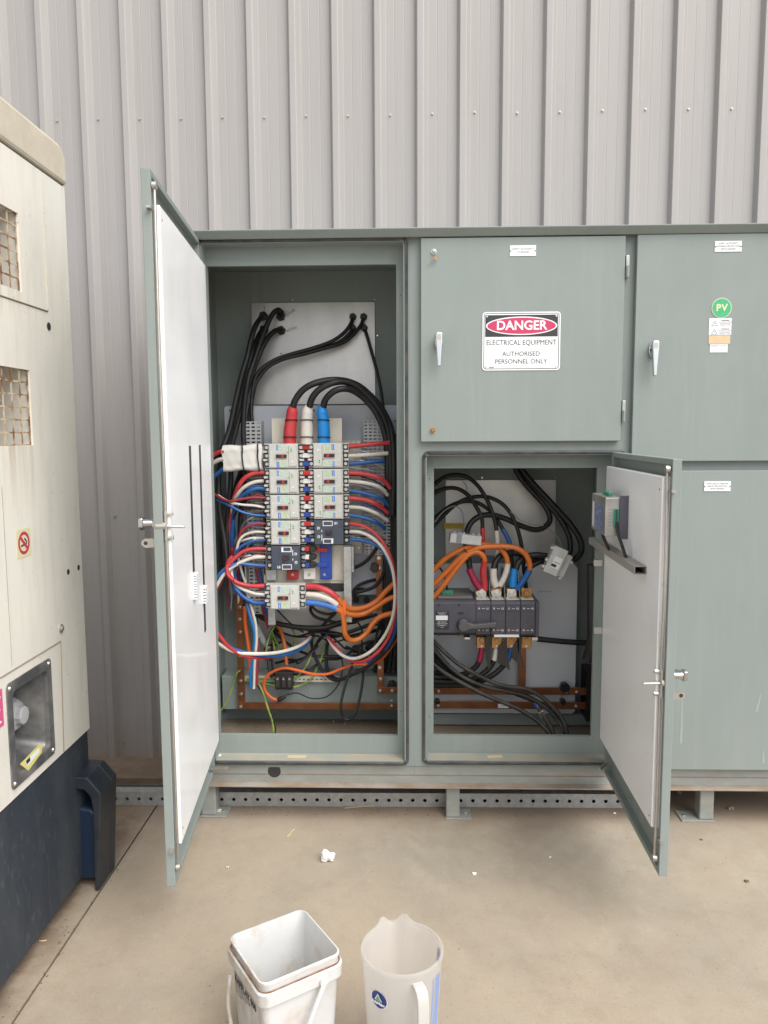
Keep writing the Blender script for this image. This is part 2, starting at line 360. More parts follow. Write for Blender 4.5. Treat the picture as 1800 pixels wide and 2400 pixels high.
def rrect(x0, x1, z0, z1, r, n=5):
    out = []
    for cx, cz, a in ((x1-r, z0+r, -90), (x1-r, z1-r, 0), (x0+r, z1-r, 90), (x0+r, z0+r, 180)):
        for i in range(n+1):
            t = R(a+90*i/n); out.append((cx+r*math.cos(t), cz+r*math.sin(t)))
    return out
def ellipse(cx, cz, a, b, n=40): return [(cx+a*math.cos(2*math.pi*i/n), cz+b*math.sin(2*math.pi*i/n)) for i in range(n)]
def spline(pts, per=7):
    pts = [Vector(p) for p in pts]
    if len(pts) < 3: return pts
    q = [pts[0]*2-pts[1]]+pts+[pts[-1]*2-pts[-2]]; out = []
    for i in range(1, len(q)-2):
        for j in range(per):
            t = j/per; a, b, c, d = q[i-1], q[i], q[i+1], q[i+2]
            out.append(.5*((2*b)+(c-a)*t+(2*a-5*b+4*c-d)*t*t+(3*b-a-3*c+d)*t*t*t))
    out.append(pts[-1]); return out

# ================================================================== SETTING
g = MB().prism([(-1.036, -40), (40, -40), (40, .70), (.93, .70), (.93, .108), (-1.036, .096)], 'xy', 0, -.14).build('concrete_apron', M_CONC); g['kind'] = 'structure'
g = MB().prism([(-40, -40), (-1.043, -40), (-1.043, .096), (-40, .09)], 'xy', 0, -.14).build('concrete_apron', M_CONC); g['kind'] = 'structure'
g = MB().box(-60, 60, -60, 60, -.5, -.145).build('soil_base', M_VOID); g['kind'] = 'structure'
g = MB().box(-8, .925, .445, .72, -.3, -.052).build('concrete_ledge', M_CONC); g['kind'] = 'structure'

# ---- steel clad wall
wall = empty('clad_wall', (0, .69, 0)); tag(wall, 'tall light grey ribbed steel wall behind the green switchboard', 'wall')
WZ0, WZ1, PITCH_R = -.050, 7.5, .19
prof = []
for i in range(4):
    o = i*PITCH_R
    prof += [(o, 0), (o+.002, -.001), (o+.012, -.027), (o+.014, -.029), (o+.038, -.029), (o+.042, -.0275), (o+.060, -.001), (o+.063, 0),
             (o+.098, 0), (o+.100, .0006), (o+.102, .0006), (o+.104, 0), (o+.143, 0), (o+.145, .0006), (o+.147, .0006), (o+.149, 0)]
prof.append((4*PITCH_R, 0))
nv = len(prof); zz = [WZ0, .6, 1.6, 3, WZ1]
sv = [(x, y, z) for z in zz for x, y in prof]
sf = [(j*nv+i, j*nv+i+1, (j+1)*nv+i+1, (j+1)*nv+i) for j in range(len(zz)-1) for i in range(nv-1)]
mb = MB().add(sv, sf); me = mb.mesh('cladding_sheet')
for i in range(-8, 8):
    o = put('cladding_sheet', me, M_WALL, wall, loc=(.041+i*4*PITCH_R, 0, 0))
    s_ = o.modifiers.new('thick', 'SOLIDIFY'); s_.thickness = .0012; s_.offset = 1
scr = MB().cyl((0, 0, 0), (0, -1, 0), .0095, .002, 12).mesh('screw'); sm = MB().cyl((0, 0, 0), (0, -1, 0), .0066, .0015, 10).cyl((0, -.0015, 0), (0, -1, 0), .0042, .005, 6).mesh('screw', True)
for i in range(-16, 12):
    x = .041+i*PITCH_R+.082
    if -2.3 < x < 2.2:
        put('screw', sm, M_DULL, wall, loc=(x, 0, 2.965+random.uniform(-.004, .004)))
        if x < -.8: put('screw', sm, M_SCREWD, wall, loc=(x, 0, 1.146)); put('screw', sm, M_RUST if i == -8 else M_SCREWD, wall, loc=(x, 0, .022))

# ---- perforated angle along the slab edge, strut behind it
def holed_strip(mb, x0, n, pitch, z0, z1, zc, r, y0, y1):
    oct_ = [(math.cos(R(22.5+45*i)), math.sin(R(22.5+45*i))) for i in range(8)]
    V = {}; vs = []; fs = []
    def vid(p):
        key = tuple(round(q, 5) for q in p)
        if key not in V: V[key] = len(vs); vs.append(p)
        return V[key]
    for i in range(n):
        xa, xb = x0+i*pitch, x0+(i+1)*pitch; xc = (xa+xb)/2
        for y, flip in ((y0, 0), (y1, 1)):
            inn = [vid((xc+r*c_, y, zc+r*s_)) for c_, s_ in oct_]
            out = [vid((xb, y, z1)), vid((xa, y, z1)), vid((xa, y, z0)), vid((xb, y, z0))]
            # octagon verts: 0 right-up,1 up-right,2 up-left,3 left-up,4 left-down,5 down-left,6 down-right,7 right-down
            q = [(inn[0], inn[1], out[0]), (inn[1], inn[2], out[1], out[0]), (inn[2], inn[3], out[1]), (inn[3], inn[4], out[2], out[1]),
                 (inn[4], inn[5], out[2]), (inn[5], inn[6], out[3], out[2]), (inn[6], inn[7], out[3]), (inn[7], inn[0], out[0], out[3])]
            fs += q
        for k2 in range(8):
            a, b = oct_[k2], oct_[(k2+1) % 8]
            fs.append((vid((xc+r*a[0], y0, zc+r*a[1])), vid((xc+r*b[0], y0, zc+r*b[1])), vid((xc+r*b[0], y1, zc+r*b[1])), vid((xc+r*a[0], y1, zc+r*a[1]))))
        for z in (z0, z1): fs.append((vid((xa, y0, z)), vid((xb, y0, z)), vid((xb, y1, z)), vid((xa, y1, z))))
    for x in (x0, x0+n*pitch): fs.append((vid((x, y0, z0)), vid((x, y1, z0)), vid((x, y1, z1)), vid((x, y0, z1))))
    return mb.add(vs, fs)
a = holed_strip(MB(), -1.162-.02475-12*.0495, 55, .0495, .001, .060, .029, .0078, .086, .090)
ang = a.build('perforated_angle', M_GALV, rot=(0, 0, R(.4)), loc=(0, .004, 0))
tag(ang, 'long galvanised steel angle with round holes along the slab edge', 'steel angle')
MB().box(-2.35, .92, .0905, .13, .056, .060).build('top_flange', M_GALV, ang)
xs = []; x = -2.4
while x < .9: xs += [x, x+.03]; x += .05
st = MB().gridplate(xs, [-.100, -.088, -.074, -.060], lambda i, j: j == 1 and i % 2 == 1, .40, .403).build('slotted_strut', M_DULL)
tag(st, 'dark slotted steel strut lying behind the perforated angle near the wall', 'steel strut')
MB().box(-2.4, .9, .403, .44, -.105, -.100).build('back_flange', M_DULL, st)
lv = MB()
for i in range(420):
    x, y = random.uniform(-2.2, .9), random.uniform(.12, .40); z = -.138+random.random()*.06*(y-.1)/.3*2; s_ = random.uniform(.006, .02)
    t = random.random()*6.28; d = Vector((math.cos(t), math.sin(t), random.uniform(-.5, .8))).normalized(); e = d.orthogonal().normalized()
    p = Vector((x, y, z)); lv.add([p-d*s_, p+e*s_*.4+Vector((0, 0, .003)), p+d*s_, p-e*s_*.4], [(0, 1, 2, 3)])
o = lv.build('leaf_litter', M_LEAF); tag(o, 'dry leaves and dirt in the gap under the switchboard', 'leaf litter', kind='stuff')

# ================================================================== GENERATOR (side plane x = GX)
GX, GY = -1.10, -.395
gen = empty('generator', (-1.75, -2.2, 0)); tag(gen, 'cream canopied generator on a dark navy base beside the switchboard', 'generator')
gp = lambda x, y, z: (x+1.75, y+2.2, z)
def gb(mb, name, m, bev=0, par=None, smooth=False):
    mb.v = [gp(*q) for q in mb.v]; return mb.build(name, m, par or gen, smooth, bev)
GY0 = -4.0
# canopy side as a plate with grille and filler openings; y-z plate built in xz then turned
def yzplate(ys, zs, gone, x0, x1):
    m = MB().gridplate(ys, zs, gone, x0, x1); m.v = [(v[1], v[0], v[2]) for v in m.v]; return m
ys = [GY0, -2.1, -1.55, -1.30, -1.02, -.925, -.857-.35, -.70, -.675, GY]; ys = sorted(set([GY0, -1.55, -1.22, -1.03, -.905, -.712, -.692, -.682, GY]))
zs = [.525, .573, .838, 1.510, 1.728, 1.948, 2.166, 2.332]
def gone(i, j):
    y = (ys[i]+ys[i+1])/2; z = (zs[j]+zs[j+1])/2
    if 1.51 < z < 1.728 and -1.22 < y < -.692: return True
    if 1.948 < z < 2.166 and -1.22 < y < -.712: return True
    if .573 < z < .838 and -.905 < y < -.682: return True
    return False
gb(yzplate(ys, zs, gone, GX, GX-.02), 'canopy_side', M_CREAM)
gb(MB().box(-2.4, GX-.0005, GY-.02, GY, .525, 2.332), 'canopy_end', M_CREAM)
gb(MB().box(-2.42, -2.40, GY0, GY, .525, 2.332), 'canopy_far_side', M_CREAM)
gb(MB().box(-2.4, GX-.02, GY0-.02, GY0, .525, 2.332), 'canopy_end', M_CREAM)
# roof: rounded at the far end, slightly overhanging
rp = [(GY0, 2.338), (GY+.008, 2.338), (GY+.012, 2.36), (GY+.010, 2.41)]
for i in range(7):
    t = R(90*i/6); rp.append((GY-.045+.055*math.cos(t), 2.412+.045*math.sin(t)))
rp += [(GY0, 2.462)]
gb(MB().prism(rp, 'yz', -2.42, GX+.006), 'canopy_roof', M_ROOF, .012)
gb(MB().box(-2.38, GX-.004, GY0, GY-.004, 2.331, 2.3385), 'roof_seam', M_PRINTK)
# raised service panels with their seams
pan = gb(MB().prism(rrect(-1.6, -.566, 1.918, 2.318, .006), 'yz', GX+.0005, GX+.003), 'x', M_CREAM); bpy.data.objects.remove(pan)
M_SEAM = mat('seam_brown', (.24, .19, .14), .7)  # dull brown of the panel joints
def seam(pts, r=.0022, m=None): return gb(MB().tube([(GX+.0006, y, z) for y, z in pts], r, 5), 'panel_seam', m or M_SEAM)
seam([(-.553, 2.325), (-.556, 1.925)], .0022, M_ROOF); seam([(-.556, 1.922), (-.56, 1.917), (-1.6, 1.917)], .0025)  # upper vertical seam in pale colour: panel edge highlight painted in
seam([(-.60, .528), (-.592, .70), (-.583, .886), (-1.6, .886)], .0022)
seam([(-.885, 1.40), (-.885, 1.05), (-.885, .90)], .0008, M_DULL)
# expanded mesh grilles with a plenum and a sloping duct behind them
for z0, z1, y1, n in ((1.948, 2.166, -.712, 6), (1.510, 1.728, -.692, 6)):
    gr = gb(MB().gridplate(*(lambda yy, zz_: (yy, zz_, lambda i, j: i % 2 == 1 and j % 2 == 1, GX-.006, GX-.009))(
        [v for i in range(12) for v in (y1-.0045-.0475*(11-i), y1-.0475*(11-i))],
        [v for i in range(n+1) for v in (z0+i*(z1-z0)/n-.002, z0+i*(z1-z0)/n+.0025)])), 'tmp', M_RUSTY)
    me = gr.data; bpy.data.objects.remove(gr)
    for v in me.vertices:                                   # built in xz: turn into the yz plane
        x, y, z = v.co; v.co = (y-2.2+1.75, x-1.75+2.2, z)
    me.name = 'mesh_grille'; put('mesh_grille', me, M_RUSTY, gen)
    gb(MB().add([(GX-.02, y1+.0, z0-.01), (GX-.30, y1+.0, z0-.01), (GX-.30, y1, z1+.01), (GX-.02, y1, z1+.01),
                 (GX-.02, y1-.56, z0-.01), (GX-.30, y1-.56, z0-.01), (GX-.30, y1-.56, z1+.01), (GX-.02, y1-.56, z1+.01)],
                [(0, 1, 2, 3), (1, 5, 6, 2), (3, 2, 6, 7), (0, 4, 5, 1)]), 'duct_lining', M_CREAM)
    gb(MB().prism([(y1-.10, z0), (y1-.4, z0), (y1-.4, z0+.20)], 'yz', GX-.12, GX-.10), 'duct_baffle', M_ROOF)
    st_ = MB()
for (y, z) in ((-.503, 1.095), (-.424, 1.095)): gb(MB().cyl((GX-.001, y, z), (1, 0, 0), .0095, .0016, 14), 'bolt_hole', M_PRINTK)
gb(MB().cyl((GX, -.577, .926), (1, 0, 0), .014, .004, 14).cyl((GX+.004, -.577, .926), (1, 0, 0), .011, .005, 14, .006), 'domed_bolt', M_DULL, smooth=True)
gb(MB().cyl((GX-.001, -.556, 1.872), (1, 0, 0), .012, .003, 14), 'latch_hole', M_PRINTK)
# fuel filler recess
fr = MB(); ou = rrect(-.925, -.662, .553, .858, .016); inn = rrect(-.897, -.690, .583, .828, .02)
n_ = len(ou); vs = [(GX+.004, y, z) for y, z in ou]+[(GX+.004, y, z) for y, z in inn]+[(GX+.0005, y, z) for y, z in ou]+[(GX-.012, y, z) for y, z in inn]
fs = []
for i in range(n_):
    k2 = (i+1) % n_; fs += [(i, k2, n_+k2, n_+i), (i, 2*n_+i, 2*n_+k2, k2), (n_+i, n_+k2, 3*n_+k2, 3*n_+i)]
ff = gb(fr.add(vs, fs), 'filler_frame', M_BAREM, 0)
for y, z in ((-.91, .843), (-.677, .843), (-.677, .568), (-.91, .568)):
    gb(MB().cyl((GX+.004, y, z), (1, 0, 0), .008, .004, 10, .005), 'filler_screw', M_STEEL, par=ff, smooth=True)
# pocket: tapered tub
A_ = rrect(-.897, -.690, .583, .828, .02); B_ = rrect(-.885, -.72, .61, .80, .04)
vs = [(GX-.012, y, z) for y, z in A_]+[(GX-.16, y, z) for y, z in B_]
gb(MB().add(vs, [(i, (i+1) % n_, n_+(i+1) % n_, n_+i) for i in range(n_)]+[tuple(range(n_, 2*n_))]), 'filler_tub', M_BAREM, smooth=True)
cp_ = gb(MB().lathe([(0, 0), (.045, 0), (.046, .012), (.040, .026), (.034, .028), (0, .030)], n=9), 'filler_cap', M_GREY, smooth=False)
me = cp_.data; bpy.data.objects.remove(cp_)
CAPY = -.735
mm = MB().lathe([(.0001, 0), (.050, 0), (.052, .014), (.044, .030), (.030, .032), (.028, .052), (.0001, .054)], n=10)
mm.v = [(GX-.10+z, CAPY+x, .70+y) for x, y, z in mm.v]; gb(mm, 'filler_cap', M_GREY, .004)
# stickers
def side_quad(y0, y1, z0, z1, name, m, t=.001, r=.003): return gb(MB().prism(rrect(y0, y1, z0, z1, r, 3), 'yz', GX+.0004, GX+t), name, m)
ns = side_quad(-.822, -.742, 1.190, 1.272, 'no_smoking_sticker', M_SCREAM)
cy, cz = -.782, 1.231
def side_poly(poly, name, m, t0, t1, par): return gb(MB().prism(poly, 'yz', GX+t0, GX+t1), name, m, par=par)
def ring(name, cx, cz, r0_, r1_, m, par, x0, x1, n=32):
    vs = [(GX+x1, cx+q*math.cos(2*math.pi*i/n), cz+q*math.sin(2*math.pi*i/n)) for q in (r0_, r1_) for i in range(n)]
    return gb(MB().add(vs, [(i, (i+1) % n, n+(i+1) % n, n+i) for i in range(n)]), name, m, par=par)
ring('red_ring', cy, cz, .024, .033, M_SIGNRED, ns, .0012, .0014)
side_poly([(cy-.024, cz+.017), (cy-.018, cz+.023), (cy+.024, cz-.017), (cy+.018, cz-.023)], 'red_bar', M_SIGNRED, .0012, .0020, ns)
side_poly([(cy-.018, cz-.010), (cy+.010, cz-.006), (cy+.010, cz-.001), (cy-.018, cz-.005)], 'cigarette', M_PRINTK, .0012, .0016, ns)
side_poly([(cy+.012, cz-.005), (cy+.017, cz-.005), (cy+.017, cz+.004), (cy+.006, cz+.014), (cy+.001, cz+.012), (cy+.012, cz+.002)], 'smoke', M_PRINTK, .0012, .0016, ns)
pk = side_quad(-1.06, -.944, .752, .856, 'pink_sticker', M_PINK)
for i, (ya, yb_) in enumerate(((-1.05, -.955), (-1.05, -.97), (-1.05, -.96), (-1.05, -.985), (-1.05, -.957))): side_poly([(ya, .838-i*.017), (yb_, .838-i*.017), (yb_, .832-i*.017), (ya, .832-i*.017)], 'sticker_print', M_PRINTW, .0012, .0014, pk)
ys_ = gb(MB().add([(GX+.0045, -.880, .612), (GX+.0045, -.835, .572), (GX+.0045, -.752, .590), (GX+.0045, -.745, .606), (GX+.0045, -.758, .622)], [(0, 1, 2, 3, 4)]), 'fuel_sticker', M_SYEL)
gb(MB().add([(GX+.005, -.852, .607), (GX+.005, -.840, .588), (GX+.005, -.765, .597), (GX+.005, -.765, .612)], [(0, 1, 2, 3)]), 'sticker_print', M_PRINTW, par=ys_)
gb(MB().add([(GX+.0054, -.848, .607), (GX+.0054, -.842, .594), (GX+.0054, -.822, .597), (GX+.0054, -.824, .609)], [(0, 1, 2, 3)]), 'sticker_symbol', M_PRINTK, par=ys_)
# skid base
gb(MB().box(-2.4, GX-.004, GY0, GY-.006, .04, .5245), 'skid_base', M_NAVY, .006)
gb(MB().box(-2.3, GX-.10, GY0+.2, GY-.2, .0, .04), 'skid_runner', M_NAVY)
# bracket at the far corner: sloped shoulder, arched pocket facing the camera
M_BRKT = mat('bracket_navy', (.012, .017, .027), .5, c2=(.030, .034, .040), scale=9)
bk = MB()
outer = [(GX-.02, .005), (-1.040, .005), (-1.020, .350), (-1.062, .402), (GX-.02, .405)]
bk.prism(outer, 'xz', -.375, -.420)
o = gb(bk, 'lifting_bracket', M_BRKT, .004)
bk = MB().prism([(-1.055, .005), (-1.040, .005), (-1.020, .350), (-1.062, .402), (GX-.02, .405), (GX-.02, .365), (-1.075, .36), (-1.055, .335), (-1.048, .28)], 'xz', -.4205, -.520)
gb(bk, 'lifting_bracket', M_BRKT, .004)
gb(MB().prism([(GX-.02, .03), (-1.0565, .03), (-1.052, .265), (-1.065, .28), (GX-.02, .29)], 'xz', -.4205, -.495), 'fork_pocket', mat('pocket_navy', (.010, .020, .045), .4), .01)

# ================================================================== SWITCHBOARD
board = empty('switchboard', (0, 0, 0)); tag(board, 'green outdoor electrical switchboard standing open on a galvanised base', 'switchboard')
BX0, BX1, YB, ZF = -.865, 1.78, .60, .18
MB().gridplate([BX0, -.766, -.002, .074, .821, BX1], [.219, .236, .242, 1.458, 2.248, 2.262],
               lambda i, j: (i == 1 and 1 <= j <= 3) or (i == 3 and j == 2), -.002, .003).build('front_frame', M_PAINT, board)
xs = [-.766, -.002]
# cut exactly: left opening z .236-2.248, right opening z .242-1.458
def sheet(x0, x1, y0, y1, z0, z1, name, m=M_PAINT): return MB().box(x0, x1, y0, y1, z0, z1).build(name, m, board)
sheet(BX0, BX1, YB-.004, YB, ZF, 2.262, 'back_panel')
sheet(BX0, BX0+.004, .003, YB-.004, .219, 2.262, 'side_panel'); sheet(BX1-.004, BX1, .003, YB-.004, .219, 2.262, 'side_panel')
sheet(.030, .034, .003, YB-.004, ZF, 2.262, 'divider_panel'); sheet(.858, .862, .003, YB-.004, ZF, 2.262, 'divider_panel')
sheet(.034, .858, .003, YB-.004, 1.474, 1.478, 'shelf_panel')
sheet(BX0+.004, BX1-.004, .003, YB-.004, ZF-.004, ZF, 'floor_panel', M_DUST)
sheet(-.700, -.655, YB-.0065, YB-.0042, ZF+.1, 2.26, 'seam_strip')
MB().prism([(-.032, 2.2535), (-.058, 2.277), (-.058, 2.281), (YB+.02, 2.296), (YB+.02, 2.2625), (-.020, 2.2625), (-.024, 2.2535)], 'yz', BX0-.012, BX1+.012).build('roof', M_PAINT, board, bevel=.002)
# door rebates: gutter lip, return and inner flange, each one ring
def ring_loft(loops, name, m, closed=False):            # loops: list of rounded rects (list of xyz)
    n = len(loops[0]); vs = [p for l in loops for p in l]; fs = []
    for a in range(len(loops)-1):
        for i in range(n): fs.append((a*n+i, a*n+(i+1) % n, (a+1)*n+(i+1) % n, (a+1)*n+i))
    return MB().add(vs, fs).build(name, m, board)
M_SILL = mat('settled_dust', (.34, .30, .23), .9, c2=(.26, .28, .25), scale=12)
def opening(x0, x1, z0, z1, ix0, ix1, iz0, iz1, depth):
    L_ = lambda a, b, c_, d, r, y: [(p[0], y, p[1]) for p in rrect(a, b, c_, d, r, 4)]
    ring_loft([L_(x0, x1, z0, z1, .010, .0031), L_(x0+.001, x1-.001, z0+.001, z1-.001, .009, -.013), L_(x0+.005, x1-.005, z0+.005, z1-.005, .007, -.014),
               L_(x0+.0055, x1-.0055, z0+.0055, z1-.0055, .007, depth)], 'gutter_lip', M_PAINT)
    ring_loft([L_(x0+.0054, x1-.0054, z0+.0054, z1-.0054, .006, depth-.0002), L_(ix0, ix1, iz0, iz1, .001, depth), L_(ix0, ix1, iz0, iz1, .001, depth+.02)], 'inner_flange', M_PAINT)
    pts = [(p[0], -.010+.0025*math.sin(i*1.3), p[1]) for i, p in enumerate(rrect(x0-.004, x1+.004, z0-.004, z1+.004, .018, 6))]
    MB().box(x0+.012, x1-.012, -.0135, depth-.002, z0+.0057, z0+.0072).build('sill_dust', M_SILL, board)
    MB().tube(pts, .0076, 8, closed=True).build('door_seal', M_RUBBER, board, smooth=True)
opening(-.766, -.002, .236, 2.248, -.7595, -.0355, .318, 2.176, .058)
opening(.074, .821, .242, 1.458, .109, .742, .320, 1.400, .058)
for x, z in ((-.020, 1.15), (-.021, .42), (.092, 1.36), (.092, .40), (-.018, 2.06)):
    MB().cyl((x, .0575, z), (0, -1, 0), .0022, .001, 8).build('rivet_hole', M_PRINTK, board)
# galvanised base: C channel with a cable hole, posts and foot plates
cx0, cx1 = BX0+.01, BX1
MB().box(cx0, cx1, .004, .010, .1461, .2172).build('base_channel', M_BASE, board)
MB().box(cx0, cx1, -.034, .050, .1398, .1460).build('base_flange', M_GALVD, board, bevel=.001)
MB().box(BX0+.01, BX1, .54, .60, .06, .17).build('base_channel', M_GALV, board)
hc = P(643, 1806, .004)
MB().prism([(hc.x+.026*math.cos(R(t)), hc.z-.002+.026*math.sin(R(t))) for t in range(140, 401, 10)], 'xz', .0034, .0026).build('cable_hole', M_PRINTK, board)
for xa, xb, fa, fb in ((-.829, -.769, -.832, -.726), (.158, .212, .156, .259), (1.160, 1.216, 1.090, 1.219)):
    lg = MB().box(xa, xb, -.004, .052, .006, .1395).build('post', M_BASE, board, bevel=.005)
    MB().box(fa, fb, -.012, .070, .0005, .0058).build('foot_plate', M_BASE, lg, bevel=.001)
    MB().cyl(((fb-.02 if fb > xb+.02 else fa+.02), .03, .0058), (0, 0, 1), .006, .004, 6).build('anchor_bolt', M_STEEL, lg)
for xa in (-.80, .2, 1.18): MB().box(xa, xa+.06, .54, .596, -.05, .0595).build('post', M_GALV, board)

# ---- door helper: local x along the leaf from the hinge, z up, inside towards s*y
def leaf(name, hx, hy, ang_, W, z0, z1, s, t=.026, par=board, inset=.018):
    V = []
    for y, a in ((0, 0), (s*t, 0), (s*t, inset), (s*.003, inset)):
        V += [(a, y, z0+a), (W-a, y, z0+a), (W-a, y, z1-a), (a, y, z1-a)]
    F = [(0, 1, 2, 3), (12, 13, 14, 15)]
    for b in (0, 4, 8):
        for i in range(4): F.append((b+i, b+(i+1) % 4, b+4+(i+1) % 4, b+4+i))
    return MB().add(V, F).build(name, M_PAINT, par, bevel=.0018, loc=(hx, hy, 0), rot=(0, 0, ang_))
def on_leaf(hx, hy, ang_, px, py, v):                   # photo point -> local (x, z) on the plane local y = v
    e1 = Vector((math.cos(ang_), math.sin(ang_), 0)); e2 = Vector((-math.sin(ang_), math.cos(ang_), 0))
    o = Vector((hx, hy, 0))+e2*v; d = ray(px, py); t = (o-CP).dot(e2)/d.dot(e2); q = CP+d*t-Vector((hx, hy, 0))
    return q.dot(e1), q.z
def rod_set(door, u, v, zt, zm, zb, s):
    for name, a, b in (('lock_rod', zm+.03, zt), ('lock_rod', zb, zm-.03)):
        pts = [(u+.010*math.sin(math.pi*i/9)*(1 if a > zm else .4), v, a+(b-a)*i/9) for i in range(10)]
        r_ = MB().tube(pts, .0042, 8).build(name, M_DULL, door, smooth=True)
        e = b if a > zm else a; sg = 1 if a > zm else -1
        MB().cyl((u, v-.006, e+sg*.008), (0, 1, 0), .011, .012, 14).build('roller', M_DULL, r_, smooth=True)
        MB().box(u-.003, u+.03, v-.012*s-.006, v-.012*s+.006, e-sg*.055-.003, e-sg*.055+.003).build('rod_guide', M_DULL, r_)
    c_ = MB().cyl((u, s*.004, zm), (0, s, 0), .012, .030, 12).box(u-.007, u+.007, s*.034-.003, s*.034+.003, zm-.042, zm+.042)
    cm = c_.build('lock_cam', M_DULL, door, bevel=.001)
    MB().tube([(u, s*.030, zm), (u-.002, s*.085, zm-.003)], .0048, 8).build('square_spindle', M_STEEL, cm)
    for dz in (.034, -.034):
        MB().cyl((u-.004, s*.037, zm+dz), (0, s, 0), .006, .016, 8).build('cam_pin', M_STEEL, cm)
def side_handle(door, u, z, s, curl=1):                 # lever handle and padlock tab on the outside of an open leaf
    h = MB().cyl((u, 0, z), (0, -s, 0), .019, .010, 16, .014).build('handle', M_CHROME, door, smooth=True)
    MB().cyl((u, -s*.010, z), (0, -s, 0), .010, .026, 12, .012).build('handle_shaft', M_CHROME, h, smooth=True)
    MB().prism([(u-.014, z+.016), (u+.013, z+.016), (u+.014, z-.012), (u-.004, z-.020), (u-.075, z-.014), (u-.078, z-.004), (u-.03, z+.004)], 'xz', -s*.036, -s*.050).build('lever', M_CHROME, h, bevel=.004)
    MB().prism([(-s*.001, z-.068), (-s*.030, z-.068), (-s*.040, z-.060), (-s*.040, z-.050), (-s*.030, z-.042), (-s*.001, z-.042)], 'yz', u+.018, u+.021).build('padlock_tab', M_DULL, h)
    MB().cyl((u+.0208, -s*.028, z-.055), (1, 0, 0), .006, .0006, 10).build('tab_hole', M_PRINTK, h)

# ---- open tall door, white inner panel
LHX, LHY = -.792, -.012; LA = math.atan2(-.790, .077); LW = .793
ld = leaf('tall_door', LHX, LHY, LA, LW, .198, 2.256, 1)
lp = MB().box(.004, .776, .026, .045, .322, 2.165).build('inner_panel', M_WHITEP, ld, bevel=.003)
MB().box(.760, .7795, .0150, .0255, .322, 2.165).build('panel_return', M_WHITEP, lp, bevel=.001)
for (a, b, nm) in (((443, 1045), (456, 1340), 1), ((468, 1043), (478, 1372), 1), ((479, 1412), (481, 1480), 1)):
    u1, z1 = on_leaf(LHX, LHY, LA, *a, .0455); u2, z2 = on_leaf(LHX, LHY, LA, *b, .0455)
    MB().box((u1+u2)/2-.015, (u1+u2)/2+.015, .0448, .0464, z2, z1).build('black_slot_strip', M_PRINTK, lp) if abs(u1-u2) < .03 else \
        MB().add([(u1-.015, .0462, z1), (u1+.015, .0462, z1), (u2+.015, .0462, z2), (u2-.015, .0462, z2)], [(0, 1, 2, 3)]).build('black_slot_strip', M_PRINTK, lp)
for (a, b, n) in (((456, 1342), (457, 1404), 10), ((478, 1373), (480, 1412), 6)):
    u1, z1 = on_leaf(LHX, LHY, LA, *a, .05); u2, z2 = on_leaf(LHX, LHY, LA, *b, .05)
    cb = MB().box(u1-.018, u1+.018, .0452, .050, z2, z1).build('terminal_comb', M_PRINTW, lp)
    for i in range(n):
        z = z2+(z1-z2)*(i+.5)/n; MB().box(u1-.022, u1+.022, .050, .060, z-.0022, z+.0022).build('comb_tooth', M_PRINTW, cb)
rod_set(ld, .7835, .034, 2.205, 1.280, .262, 1)
side_handle(ld, .752, 1.285, 1)
MB().cyl((.752, .0452, 2.13), (0, 1, 0), .003, .0008, 8).build('panel_screw', M_PRINTK, lp); MB().cyl((.752, .0452, .36), (0, 1, 0), .003, .0008, 8).build('panel_screw', M_PRINTK, lp)
# stay arm from the frame to the door
MB().box(-.765, -.70, -.075, -.060, .232, .238).build('door_stay', M_DULL, board, loc=(0, .0, 0), rot=(0, 0, 0))

# ---- open small door
RHX, RHY = .803, -.012; RA = math.atan2(-.700, -.016); RW = .715
rd = leaf('small_door', RHX, RHY, RA, RW, .204, 1.462, -1)
rp_ = MB().box(.006, .690, -.046, -.026, .345, 1.410).build('inner_panel', M_WHITEP, rd, bevel=.003)
MB().box(.676, .6935, -.0255, -.0150, .345, 1.410).build('panel_return', M_WHITEP, rp_, bevel=.001)
rod_set(rd, .6990, -.036, 1.425, .800, .262, -1)
side_handle(rd, .672, .815, -1)
for z in (1.372, .372): MB().cyl((.668, -.0462, z), (0, -1, 0), .003, .0008, 8).build('panel_screw', M_PRINTK, rp_)
st_ = MB().add([(.735, -.10, .262), (.742, -.10, .262), (.800, .0, .248), (.790, .0, .248), (.735, -.10, .250), (.742, -.10, .250), (.800, .0, .236), (.790, .0, .236)],
               [(0, 1, 2, 3), (4, 7, 6, 5), (0, 4, 5, 1), (1, 5, 6, 2), (2, 6, 7, 3), (3, 7, 4, 0)]).build('door_stay', M_DULL, board)
for zc in (1.02, .875):
    q = P(1400, 1318 if zc > 1 else 1476, .0)
    MB().prism(rrect(q.x-.016, q.x+.016, q.z-.013, q.z+.013, .003, 3), 'xz', -.002, -.014).build('panel_hinge', M_STEEL, board, bevel=.002)

